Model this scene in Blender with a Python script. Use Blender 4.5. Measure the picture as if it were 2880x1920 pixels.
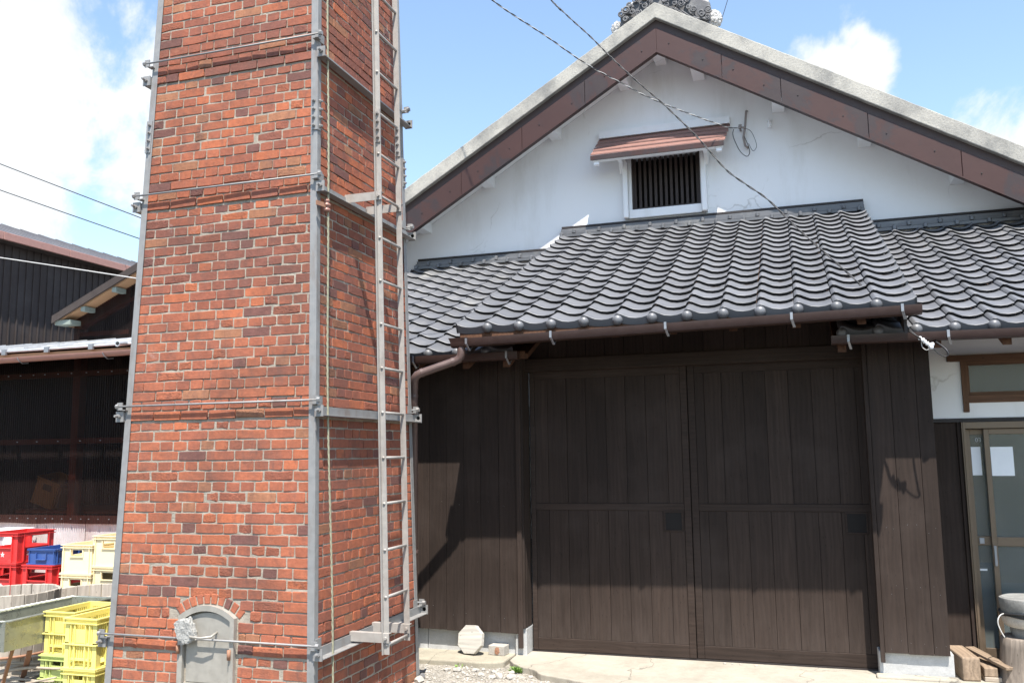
import bpy, bmesh, math, random
from mathutils import Vector, Matrix, noise
R = math.radians
rnd = random.Random(7)
for o in list(bpy.data.objects): bpy.data.objects.remove(o)
scene = bpy.context.scene
C = scene.collection

# ------------------------------------------------------------ camera
cam_d = bpy.data.cameras.new('camera'); cam = bpy.data.objects.new('camera', cam_d); C.objects.link(cam)
yaw, pit, rol = R(17.75), R(7.226), R(-0.768)
fw = Vector((-math.sin(yaw)*math.cos(pit), math.cos(yaw)*math.cos(pit), math.sin(pit)))
rt = Vector((math.cos(yaw), math.sin(yaw), 0)); up = rt.cross(fw)
rt2 = math.cos(rol)*rt + math.sin(rol)*up; up2 = -math.sin(rol)*rt + math.cos(rol)*up
mw = Matrix((rt2, up2, -fw)).transposed().to_4x4(); mw.translation = (0, 0, 1.65)
cam.matrix_world = mw
cam_d.sensor_width = 36; cam_d.lens = 2467/2880*36; cam_d.clip_end = 2000; cam_d.clip_start = .05
scene.camera = cam
scene.render.resolution_x = 1024; scene.render.resolution_y = 682

# ------------------------------------------------------------ sky with clouds
SUN_EL, SUN_AZ = R(64.5), math.atan2(.457, -1)
w = bpy.data.worlds.new('World'); scene.world = w; w.use_nodes = True
nt = w.node_tree; nt.nodes.clear()
def N(t, **k):
    n = nt.nodes.new(t)
    for a, b in k.items(): setattr(n, a, b)
    return n
def L(a, b): nt.links.new(a, b)
sky = N('ShaderNodeTexSky', sky_type='NISHITA'); sky.sun_disc = False
sky.sun_elevation = SUN_EL; sky.sun_rotation = SUN_AZ; sky.air_density = 1.25; sky.dust_density = .6; sky.ozone_density = 1.4
tc = N('ShaderNodeTexCoord')
n1 = N('ShaderNodeTexNoise'); n1.inputs['Scale'].default_value = 3.1; n1.inputs['Detail'].default_value = 9; n1.inputs['Roughness'].default_value = .58
L(tc.outputs['Generated'], n1.inputs['Vector'])
n2 = N('ShaderNodeTexNoise'); n2.inputs['Scale'].default_value = 9; n2.inputs['Detail'].default_value = 10; n2.inputs['Roughness'].default_value = .62; n2.inputs['Distortion'].default_value = .3
L(tc.outputs['Generated'], n2.inputs['Vector'])
def M_(op, a, b=None, c=None):
    m = N('ShaderNodeMath', operation=op)
    for i, x in enumerate((a, b, c)):
        if x is None: continue
        if isinstance(x, (int, float)): m.inputs[i].default_value = x
        else: L(x, m.inputs[i])
    return m.outputs[0]
def pix(px, py):
    d = (px-1440)/2467*rt2 - (py-960)/2467*up2 + fw
    return d.normalized()
blob = None
for px, py, rad, wt in ((40, 40, .10, .16), (-40, 200, .15, .24), (90, 420, .14, .22), (330, 560, .095, .22), (120, 600, .13, .22), (290, 200, .06, .10), (-400, 350, .34, .28), (-200, -50, .18, .2),
                        (2310, 260, .075, .24), (2440, 205, .05, .22), (2400, 130, .035, .16), (2250, 190, .05, .14), (2860, 410, .09, .26), (3050, 480, .14, .25), (2330, 40, .06, .09),
                        (3000, 180, .10, .07), (600, 110, .05, .06), (440, 170, .05, .10)):
    d = N('ShaderNodeVectorMath', operation='DISTANCE'); L(tc.outputs['Generated'], d.inputs[0]); d.inputs[1].default_value = pix(px, py)
    mr = N('ShaderNodeMapRange', interpolation_type='SMOOTHSTEP'); L(d.outputs['Value'], mr.inputs[0])
    mr.inputs[1].default_value = rad*1.35; mr.inputs[2].default_value = rad*.25; mr.inputs[3].default_value = 0; mr.inputs[4].default_value = wt
    blob = mr.outputs[0] if blob is None else M_('MAXIMUM', blob, mr.outputs[0])
dens = M_('ADD', M_('MULTIPLY', n1.outputs[0], .62), M_('MULTIPLY', n2.outputs[0], .42))
dens = M_('ADD', dens, blob)
mk = N('ShaderNodeMapRange', interpolation_type='SMOOTHSTEP'); L(dens, mk.inputs[0])
mk.inputs[1].default_value = .65; mk.inputs[2].default_value = .745
cc = N('ShaderNodeMix', data_type='RGBA'); L(n2.outputs[0], cc.inputs['Factor'])
cc.inputs['A'].default_value = (3.1, 3.4, 3.7, 1); cc.inputs['B'].default_value = (4.5, 4.55, 4.6, 1)
mx = N('ShaderNodeMix', data_type='RGBA'); L(mk.outputs[0], mx.inputs['Factor']); L(sky.outputs[0], mx.inputs['A']); L(cc.outputs['Result'], mx.inputs['B'])
bg = N('ShaderNodeBackground'); L(mx.outputs['Result'], bg.inputs[0]); bg.inputs[1].default_value = .14
wo = N('ShaderNodeOutputWorld'); L(bg.outputs[0], wo.inputs[0])

# ------------------------------------------------------------ sun, exposure
sd = bpy.data.lights.new('sun', 'SUN'); sun = bpy.data.objects.new('sun', sd); C.objects.link(sun)
sd.energy = 5.0; sd.angle = R(.53); sd.color = (1, .95, .88)
sun.rotation_euler = Vector((-.457, 1, -2.31)).to_track_quat('-Z', 'Y').to_euler()
sun.location = (6, -12, 30)
vs = scene.view_settings; vs.view_transform = 'Standard'; vs.look = 'None'; vs.exposure = .98; vs.gamma = 1; vs.use_curve_mapping = False
cy = scene.cycles; cy.max_bounces = 6; cy.diffuse_bounces = 3; cy.glossy_bounces = 3; cy.transmission_bounces = 3; cy.transparent_max_bounces = 6

# ------------------------------------------------------------ helpers
def tag(o, label=None, cat=None, group=None, kind=None):
    if label: o['label'] = label
    if cat: o['category'] = cat
    if group: o['group'] = group
    if kind: o['kind'] = kind
    return o
def empty(name, loc=(0, 0, 0), rz=0, label=None, cat=None, group=None):
    o = bpy.data.objects.new(name, None); C.objects.link(o); o.location = loc; o.rotation_euler = (0, 0, rz); o.empty_display_size = .1
    return tag(o, label, cat, group)
class MB:
    def __init__(s): s.v = []; s.f = []; s.c = None
    def add(s, vs, fs, col=None):
        b = len(s.v); s.v += [tuple(v) for v in vs]; s.f += [tuple(i+b for i in f) for f in fs]
        if col is not None:
            if s.c is None: s.c = []
            s.c += [col]*len(vs)
        return s
    def box(s, x0, x1, y0, y1, z0, z1, col=None):
        return s.add([(x0,y0,z0),(x1,y0,z0),(x1,y1,z0),(x0,y1,z0),(x0,y0,z1),(x1,y0,z1),(x1,y1,z1),(x0,y1,z1)],
                     [(0,3,2,1),(4,5,6,7),(0,1,5,4),(1,2,6,5),(2,3,7,6),(3,0,4,7)], col)
    def hexa(s, p, col=None):          # 8 corners in box order
        return s.add(p, [(0,3,2,1),(4,5,6,7),(0,1,5,4),(1,2,6,5),(2,3,7,6),(3,0,4,7)], col)
    def bar(s, a, b, wx, wy, upv=(0, 0, 1), col=None):   # box beam from a to b
        a = Vector(a); b = Vector(b); d = (b-a).normalized(); u = Vector(upv)
        if abs(d.dot(u)) > .98: u = Vector((0, 1, 0))
        x = d.cross(u).normalized()*(wx/2); y = x.cross(d).normalized()*(wy/2)
        return s.hexa([a-x-y, a+x-y, b+x-y, b-x-y, a-x+y, a+x+y, b+x+y, b-x+y], col)
    def tube(s, pts, r, n=8, caps=True, col=None):
        pts = [Vector(p) for p in pts]; rs = r if isinstance(r, (list, tuple)) else [r]*len(pts)
        t0 = (pts[1]-pts[0]).normalized(); u = t0.orthogonal().normalized(); vs = []; fs = []
        for i, p in enumerate(pts):
            t = (pts[min(i+1, len(pts)-1)]-pts[max(i-1, 0)]).normalized()
            u = (u-t*u.dot(t)).normalized(); v = t.cross(u)
            for k in range(n):
                a = 2*math.pi*k/n; vs.append(p+(u*math.cos(a)+v*math.sin(a))*rs[i])
        for i in range(len(pts)-1):
            for k in range(n):
                a = i*n+k; b = i*n+(k+1) % n; fs.append((a, b, b+n, a+n))
        if caps: fs.append(tuple(range(n-1, -1, -1))); fs.append(tuple((len(pts)-1)*n+k for k in range(n)))
        return s.add(vs, fs, col)
    def lathe(s, prof, c=(0, 0, 0), n=24, col=None, jit=0):
        vs = []; fs = []
        for r, z in prof:
            for k in range(n):
                a = 2*math.pi*k/n; rr = r*(1+jit*noise.noise((math.cos(a)*2, math.sin(a)*2, z*3)))
                vs.append((c[0]+rr*math.cos(a), c[1]+rr*math.sin(a), c[2]+z))
        m = len(prof)
        for i in range(m-1):
            for k in range(n): fs.append((i*n+k, i*n+(k+1) % n, (i+1)*n+(k+1) % n, (i+1)*n+k))
        if prof[0][0] > 1e-4: fs.append(tuple(range(n-1, -1, -1)))
        if prof[-1][0] > 1e-4: fs.append(tuple((m-1)*n+k for k in range(n)))
        return s.add(vs, fs, col)
    def prism(s, poly, axis, a, b, col=None):   # polygon extruded along axis 'x','y','z' from a to b
        def P(u, v, t): return {'x': (t, u, v), 'y': (u, t, v), 'z': (u, v, t)}[axis]
        n = len(poly); vs = [P(u, v, a) for u, v in poly]+[P(u, v, b) for u, v in poly]
        fs = [tuple(range(n-1, -1, -1)), tuple(range(n, 2*n))]+[(i, (i+1) % n, (i+1) % n+n, i+n) for i in range(n)]
        return s.add(vs, fs, col)
    def mesh(s, name, mat=None, smooth=False):
        me = bpy.data.meshes.new(name); me.from_pydata(s.v, [], s.f); 
        if s.c is not None:
            at = me.color_attributes.new('bcol', 'FLOAT_COLOR', 'POINT')
            at.data.foreach_set('color', [x for c in s.c for x in (*c[:3], c[3] if len(c) > 3 else 1)])
        bm = bmesh.new(); bm.from_mesh(me); bmesh.ops.recalc_face_normals(bm, faces=bm.faces); bm.to_mesh(me); bm.free()
        if mat: me.materials.append(mat)
        if smooth is True: me.polygons.foreach_set('use_smooth', [True]*len(me.polygons))
        me.update()
        return me
    def build(s, name, mat, parent=None, smooth=False, bevel=0, angle=None, loc=None, kind=None, seg=2):
        me = s.mesh(name, mat, smooth)
        if angle:
            me.polygons.foreach_set('use_smooth', [True]*len(me.polygons))
            try: me.set_sharp_from_angle(angle=R(angle))
            except Exception: pass
        return put(name, me, parent, bevel, loc, kind, seg)
def put(name, me, parent=None, bevel=0, loc=None, kind=None, seg=2):
    o = bpy.data.objects.new(name, me); C.objects.link(o)
    if parent: o.parent = parent
    if loc is not None: o.location = loc
    if bevel:
        m = o.modifiers.new('bevel', 'BEVEL'); m.width = bevel; m.segments = seg; m.limit_method = 'ANGLE'; m.angle_limit = R(40)
    if kind: o['kind'] = kind
    return o
def copy_tree(o, parent=None):
    c = o.copy(); C.objects.link(c); c.parent = parent
    for ch in list(o.children): copy_tree(ch, c)
    return c

# ------------------------------------------------------------ materials
class Mat:
    def __init__(s, name):
        s.m = bpy.data.materials.new(name); s.m.use_nodes = True; s.t = s.m.node_tree; s.b = s.t.nodes['Principled BSDF']; s.out = s.t.nodes['Material Output']
        s.co = s.n('ShaderNodeTexCoord').outputs['Object']
    def n(s, t, **k):
        x = s.t.nodes.new(t)
        for a, b in k.items(): setattr(x, a, b)
        return x
    def l(s, a, b): s.t.links.new(a, b)
    def set(s, **k):
        for a, v in k.items():
            i = s.b.inputs[a.replace('_', ' ')]
            if hasattr(v, 'is_output'): s.l(v, i)
            else: i.default_value = (*v, 1) if isinstance(v, tuple) and len(v) == 3 else v
        return s
    def noise(s, scale, detail=6, rough=.6, vec=None, stretch=None, dist=0, off=None):
        v = vec or s.co
        if stretch or off is not None:
            mp = s.n('ShaderNodeMapping'); s.l(v, mp.inputs[0])
            if stretch: mp.inputs['Scale'].default_value = stretch
            if off is not None: s.l(off, mp.inputs['Location'])
            v = mp.outputs[0]
        t = s.n('ShaderNodeTexNoise'); t.inputs['Scale'].default_value = scale; t.inputs['Detail'].default_value = detail; t.inputs['Roughness'].default_value = rough; t.inputs['Distortion'].default_value = dist
        s.l(v, t.inputs['Vector']); return t.outputs['Fac']
    def rng(s, f, a, b, c=0, d=1):
        m = s.n('ShaderNodeMapRange'); s.l(f, m.inputs[0])
        for i, x in enumerate((a, b, c, d)): m.inputs[i+1].default_value = x
        return m.outputs[0]
    def mix(s, f, a, b, mode='MIX'):
        m = s.n('ShaderNodeMix', data_type='RGBA', blend_type=mode)
        for key, x in (('Factor', f), ('A', a), ('B', b)):
            i = [q for q in m.inputs if q.name == key and (q.type == 'RGBA' or key == 'Factor' and q.type == 'VALUE')][0]
            if hasattr(x, 'is_output'): s.l(x, i)
            elif isinstance(x, tuple): i.default_value = (*x, 1) if len(x) == 3 else x
            else: i.default_value = x
        return [q for q in m.outputs if q.type == 'RGBA'][0]
    def math(s, op, a, b=0.0):
        m = s.n('ShaderNodeMath', operation=op)
        for i, x in enumerate((a, b)):
            if hasattr(x, 'is_output'): s.l(x, m.inputs[i])
            else: m.inputs[i].default_value = x
        return m.outputs[0]
    def bump(s, h, strength=.4, dist=.01):
        b = s.n('ShaderNodeBump'); b.inputs['Strength'].default_value = strength; b.inputs['Distance'].default_value = dist; s.l(h, b.inputs['Height'])
        if s.b.inputs['Normal'].is_linked: s.l(s.b.inputs['Normal'].links[0].from_socket, b.inputs['Normal'])
        s.l(b.outputs[0], s.b.inputs['Normal']); return s
    def rand(s): return s.n('ShaderNodeObjectInfo').outputs['Random']
    def island(s): return s.n('ShaderNodeNewGeometry').outputs['Random Per Island']
    def val(s, col, f, lo, hi):      # scale the value of a colour
        h = s.n('ShaderNodeHueSaturation'); s.l(s.rng(f, 0, 1, lo, hi), h.inputs['Value'])
        if hasattr(col, 'is_output'): s.l(col, h.inputs['Color'])
        else: h.inputs['Color'].default_value = (*col, 1)
        return h.outputs[0]
def plain(name, col, rough=.6, metal=0, var=.12, scale=18, bump=.15, dirt=None, amt=.5):
    m = Mat(name); f = m.noise(scale, 7, .65); c = m.val(col, f, 1-var*2, 1+var*2)
    if dirt: c = m.mix(m.rng(m.noise(scale*.23, 8, .7), .48, .68, 0, amt), c, dirt)
    m.set(Base_Color=c, Roughness=m.rng(f, .3, .7, rough-.08, min(1, rough+.1)), Metallic=metal)
    if bump: m.bump(m.noise(scale*4, 5, .6), bump, .004)
    return m.m

def mk_brick():
    m = Mat('brick'); a = m.n('ShaderNodeAttribute', attribute_name='bcol')
    f = m.noise(28, 8, .68); g = m.noise(150, 6, .7); st = m.noise(5, 7, .6, stretch=(1.4, 1.4, .7))
    c = m.val(a.outputs['Color'], f, .60, 1.40); c = m.mix(m.rng(m.noise(9, 7, .7, dist=.8, stretch=(1.6, 1.6, .8)), .5, .72, 0, .62), c, (.155, .075, .06)); c = m.mix(m.rng(m.noise(16, 6, .7), .6, .78, 0, .5), c, (.43, .19, .115))
    c = m.mix(m.rng(g, .58, .76, 0, .45), c, (.08, .05, .045), 'MIX')
    c = m.mix(m.rng(g, .42, .26, 0, .5), c, (.52, .24, .14))
    c = m.mix(m.rng(st, .56, .74, 0, .40), c, (.14, .085, .07)); c = m.val(c, m.noise(.9, 5, .6, stretch=(1.5, 1.5, .6)), .72, 1.28)
    c = m.mix(m.rng(m.noise(1.5, 7, .68, stretch=(1, 1, 2.0)), .49, .68, 0, .52), c, (.105, .062, .050)); c = m.mix(m.rng(m.noise(2.0, 7, .7, stretch=(2.2, 2.2, .45)), .58, .72, 0, .35), c, (.07, .048, .042))
    ef = m.noise(1.7, 8, .75, dist=.4); c = m.mix(m.math('MULTIPLY', m.rng(ef, .63, .72, 0, .5), m.rng(g, .4, .6, 0, 1)), c, (.55, .5, .48))
    m.set(Base_Color=c, Roughness=.86); m.b.inputs['Specular IOR Level'].default_value = .25
    sp = a.outputs['Alpha']
    h = m.math('ADD', m.math('MULTIPLY', m.noise(60, 8, .72), m.rng(sp, 0, 1, 1.0, 3.4)), m.math('MULTIPLY', g, .35))
    m.bump(h, .75, .006); return m.m
def mk_mortar():
    m = Mat('mortar'); f = m.noise(9, 8, .7); g = m.noise(170, 6, .7)
    c = m.mix(m.rng(f, .35, .7), (.40, .35, .28), (.23, .20, .16)); c = m.val(c, g, .6, 1.4)
    m.set(Base_Color=c, Roughness=.95); m.bump(m.noise(70, 8, .7), .9, .008); return m.m
def mk_steel(name, col=(.44, .45, .46), rough=.42, rust=.25, metal=.75):
    m = Mat(name); f = m.noise(22, 8, .6); s = m.noise(9, 8, .65, stretch=(1, 1, .25))
    c = m.val(col, f, .8, 1.2); c = m.mix(m.rng(s, .53, .70, 0, rust), c, (.17, .105, .068)); c = m.mix(m.rng(m.noise(3.1, 5), .5, .8, 0, .35), c, (.30, .27, .23))
    m.set(Base_Color=c, Roughness=m.rng(f, .3, .7, rough-.08, rough+.16), Metallic=metal); m.bump(m.noise(120, 4), .12, .002); return m.m
def mk_tile():
    m = Mat('smoked_tile'); r = m.math('ADD', m.math('MULTIPLY', m.rand(), .55), m.math('MULTIPLY', m.island(), .45))
    f = m.noise(7, 8, .65); g = m.noise(60, 6, .7)
    c = m.val((.124, .126, .133), r, .72, 1.28); c = m.val(c, f, .78, 1.22)
    c = m.mix(m.rng(m.noise(3.3, 8, .72, stretch=(1, .35, 1)), .54, .72, 0, .55), c, (.30, .29, .26))
    c = m.mix(m.rng(g, .68, .73, 0, .6), c, (.36, .36, .34)); c = m.mix(m.rng(m.noise(1.1, 7, .7), .56, .74, 0, .45), c, (.085, .085, .08))
    m.set(Base_Color=c, Roughness=m.rng(f, .3, .7, .40, .56), Metallic=.12); m.b.inputs['Specular IOR Level'].default_value = .6
    m.bump(m.noise(90, 6, .6), .10, .003); m.bump(m.noise(4, 2), .10, .02); return m.m
def mk_plank(name, col=(.0345, .0232, .018), grain=1.0, axis='z', fade=.35):
    m = Mat(name); r = m.rand(); st = {'z': (26, 26, 1.1), 'x': (1.1, 26, 26), 'y': (26, 1.1, 26)}[axis]
    cv = m.n('ShaderNodeCombineXYZ'); m.l(m.math('MULTIPLY', r, 13.0), cv.inputs[0]); m.l(m.math('MULTIPLY', r, 7.0), cv.inputs[1]); m.l(m.math('MULTIPLY', r, 21.0), cv.inputs[2])
    f = m.noise(1.0, 9, .72, stretch=st, dist=.55, off=cv.outputs[0])
    w_ = m.n('ShaderNodeTexWave', wave_type='BANDS', bands_direction={'z': 'X', 'x': 'Z', 'y': 'X'}[axis]); mp = m.n('ShaderNodeMapping'); m.l(m.co, mp.inputs[0]); m.l(cv.outputs[0], mp.inputs['Location'])
    mp.inputs['Scale'].default_value = {'z': (1, 1, .16), 'x': (.16, 1, 1), 'y': (1, .16, 1)}[axis]; m.l(mp.outputs[0], w_.inputs['Vector'])
    w_.inputs['Scale'].default_value = 9; w_.inputs['Distortion'].default_value = 9; w_.inputs['Detail'].default_value = 4; w_.inputs['Detail Scale'].default_value = 1.4
    vo = m.n('ShaderNodeTexVoronoi'); vm = m.n('ShaderNodeMapping'); m.l(m.co, vm.inputs[0]); m.l(cv.outputs[0], vm.inputs['Location'])
    vm.inputs['Scale'].default_value = {'z': (6.5, 6.5, 2.6), 'x': (2.6, 6.5, 6.5), 'y': (6.5, 2.6, 6.5)}[axis]; m.l(vm.outputs[0], vo.inputs['Vector'])
    kn = m.rng(vo.outputs['Distance'], .05, .16, 1, 0)
    c = m.val(col, r, .78, 1.22); c = m.val(c, f, 1-.62*grain, 1+.66*grain); c = m.mix(m.math('MULTIPLY', w_.outputs['Fac'], .35*grain), c, m.val(col, f, .35, .75))
    c = m.mix(m.math('MULTIPLY', kn, .7), c, tuple(x*.3 for x in col))
    c = m.mix(m.rng(m.noise(2.2, 6), .5, .75, 0, fade), c, tuple(x*1.5+.014 for x in col))
    sx = m.n('ShaderNodeSeparateXYZ'); m.l(m.co, sx.inputs[0]); c = m.mix(m.math('MULTIPLY', m.rng(sx.outputs[2], .12, .55, .55, 0), m.rng(m.noise(7, 6, .7, stretch=(3, 3, .5)), .35, .65, .2, 1)) if name == 'stained_plank' else 0.0, c, tuple(x*1.5+.018 for x in col))  # lower plank ends: splash bleaching, plus paler colour painted to brighten the sunlit part
    m.set(Base_Color=c, Roughness=.75); m.b.inputs['Specular IOR Level'].default_value = .22
    m.bump(m.math('ADD', f, m.math('MULTIPLY', w_.outputs['Fac'], .4)), .35*grain, .003); return m.m
def mk_plaster(name, col=(.86, .86, .86)):
    m = Mat(name); f = m.noise(1.3, 8, .65); st = m.noise(2.4, 8, .7, stretch=(1.2, 1.2, .22)); g = m.noise(38, 6, .7)
    c = m.mix(m.rng(f, .45, .75, 0, .35), col, (.76, .75, .72)); c = m.mix(m.rng(st, .54, .78, 0, .5), c, (.62, .60, .56)); c = m.mix(m.rng(g, .72, .76, 0, .35), c, (.4, .38, .34))
    vo = m.n('ShaderNodeTexVoronoi', feature='DISTANCE_TO_EDGE'); vo.inputs['Scale'].default_value = .9; wv = m.n('ShaderNodeMix', data_type='VECTOR'); nv = m.n('ShaderNodeTexNoise'); nv.inputs['Scale'].default_value = 2.2; nv.inputs['Detail'].default_value = 6; m.l(m.co, nv.inputs['Vector']); wv.inputs['Factor'].default_value = .35; m.l(m.co, wv.inputs[4]); m.l(nv.outputs['Color'], wv.inputs[5]); m.l(wv.outputs[1], vo.inputs['Vector'])
    c = m.mix(m.math('MULTIPLY', m.rng(vo.outputs['Distance'], .0, .006, 1, 0), m.rng(f, .5, .62, 0, .6)), c, (.42, .40, .37))
    m.set(Base_Color=c, Roughness=.9); m.bump(m.noise(2.2, 4), .25, .02); m.bump(g, .08, .003); return m.m
def mk_concrete(name, a=(.50, .47, .41), b=(.33, .31, .27), speck=.4, scale=1.0):
    m = Mat(name); f = m.noise(2.3*scale, 9, .66); g = m.noise(120, 6, .75); h = m.noise(14*scale, 8, .7)
    c = m.mix(m.rng(f, .35, .7), a, b); c = m.val(c, h, .75, 1.25); c = m.val(c, g, 1-speck, 1+speck)
    if name in ('apron_concrete', 'kerb_concrete'):
        vo = m.n('ShaderNodeTexVoronoi', feature='DISTANCE_TO_EDGE'); vo.inputs['Scale'].default_value = 1.3; wv = m.n('ShaderNodeMix', data_type='VECTOR'); nv = m.n('ShaderNodeTexNoise'); nv.inputs['Scale'].default_value = 3; nv.inputs['Detail'].default_value = 7; m.l(m.co, nv.inputs['Vector']); wv.inputs['Factor'].default_value = .3; m.l(m.co, wv.inputs[4]); m.l(nv.outputs['Color'], wv.inputs[5]); m.l(wv.outputs[1], vo.inputs['Vector'])
        c = m.mix(m.rng(vo.outputs['Distance'], .0, .007, .75, 0), c, (.10, .09, .075)); c = m.mix(m.rng(m.noise(1.7, 8, .7), .52, .7, 0, .55), c, (.20, .175, .135))
    m.set(Base_Color=c, Roughness=.93); m.bump(g, .4, .004); m.bump(h, .3, .012); return m.m
def mk_verge():
    m = Mat('weathered_verge_plaster'); f = m.noise(2.6, 9, .68, stretch=(1, 1, .8)); g = m.noise(45, 7, .75); h = m.noise(.9, 6)
    c = m.mix(m.rng(f, .4, .66), (.44, .42, .37), (.215, .21, .195)); c = m.mix(m.rng(g, .5, .75, 0, .6), c, (.16, .155, .15)); c = m.mix(m.rng(m.noise(5.5, 7, .6), .66, .7, 0, .8), c, (.62, .60, .54))
    c = m.val(c, h, .85, 1.15); m.set(Base_Color=c, Roughness=.95); m.bump(g, .6, .01); m.bump(f, .3, .02); return m.m
def mk_copper():
    m = Mat('brown_metal_sheet'); f = m.noise(1.6, 9, .66, dist=.6); g = m.noise(30, 6, .7)
    c = m.val((.053, .0215, .0165), m.noise(2.5, 4), .8, 1.2); c = m.mix(m.rng(f, .505, .56, 0, .8), c, (.030, .022, .023)); c = m.mix(m.rng(g, .7, .74, 0, .6), c, (.03, .025, .03))
    m.set(Base_Color=c, Roughness=m.rng(f, .55, .66, .48, .62), Metallic=.1); m.bump(m.noise(3.5, 3), .2, .015); return m.m
def mk_plastic(name, col, dirt=.25, trans=0):
    m = Mat(name); f = m.noise(11, 8, .66); g = m.noise(70, 6, .7); r = m.rand()
    c = m.val(col, r, .92, 1.06); c = m.val(c, f, .88, 1.12); c = m.mix(m.rng(f, .55, .75, 0, dirt), c, (.32, .27, .21)); c = m.mix(m.rng(g, .68, .76, 0, .35), c, tuple(min(1, x*1.3+.1) for x in col))
    m.set(Base_Color=c, Roughness=m.rng(f, .3, .7, .38, .6)); m.bump(m.noise(25, 4), .08, .004)
    return m.m
def mk_translucent():
    m = Mat('brown_translucent_sheet'); f = m.noise(3, 8, .65, stretch=(3, 1, .3))
    c = m.mix(m.rng(f, .4, .75), (.012, .007, .0065), (.032, .022, .020)); m.set(Base_Color=c, Roughness=.45); m.b.inputs['Specular IOR Level'].default_value = .25
    tr = m.n('ShaderNodeBsdfTransparent'); tr.inputs[0].default_value = (.42, .27, .24, 1)
    ms = m.n('ShaderNodeMixShader'); ms.inputs[0].default_value = .55; m.l(m.b.outputs[0], ms.inputs[1]); m.l(tr.outputs[0], ms.inputs[2]); m.l(ms.outputs[0], m.out.inputs[0]); return m.m
def mk_glass():
    m = Mat('frosted_pane'); f = m.noise(140, 3); g = m.noise(3, 6)
    m.set(Base_Color=m.mix(m.rng(g, .4, .7), (.17, .185, .175), (.22, .23, .222)), Roughness=.12); m.b.inputs['Specular IOR Level'].default_value = .8
    tr = m.n('ShaderNodeBsdfTransparent'); tr.inputs[0].default_value = (.85, .89, .86, 1)
    ms = m.n('ShaderNodeMixShader'); ms.inputs[0].default_value = .62; m.l(m.b.outputs[0], ms.inputs[1]); m.l(tr.outputs[0], ms.inputs[2]); m.l(ms.outputs[0], m.out.inputs[0]); m.bump(f, .25, .003); return m.m
def mk_ground():
    m = Mat('gravel_ground'); f = m.noise(.9, 9, .66); g = m.noise(55, 8, .75); vo = m.n('ShaderNodeTexVoronoi'); vo.inputs['Scale'].default_value = 75; m.l(m.co, vo.inputs['Vector'])
    sep = m.n('ShaderNodeSeparateColor'); m.l(vo.outputs['Color'], sep.inputs[0])
    c = m.mix(m.rng(f, .38, .66), (.36, .325, .27), (.23, .215, .185)); c = m.val(c, sep.outputs[0], .55, 1.45); c = m.val(c, g, .6, 1.4)
    m.set(Base_Color=c, Roughness=.95); m.bump(m.math('SUBTRACT', 1.0, vo.outputs['Distance']), .8, .012); m.bump(g, .6, .01); return m.m
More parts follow.
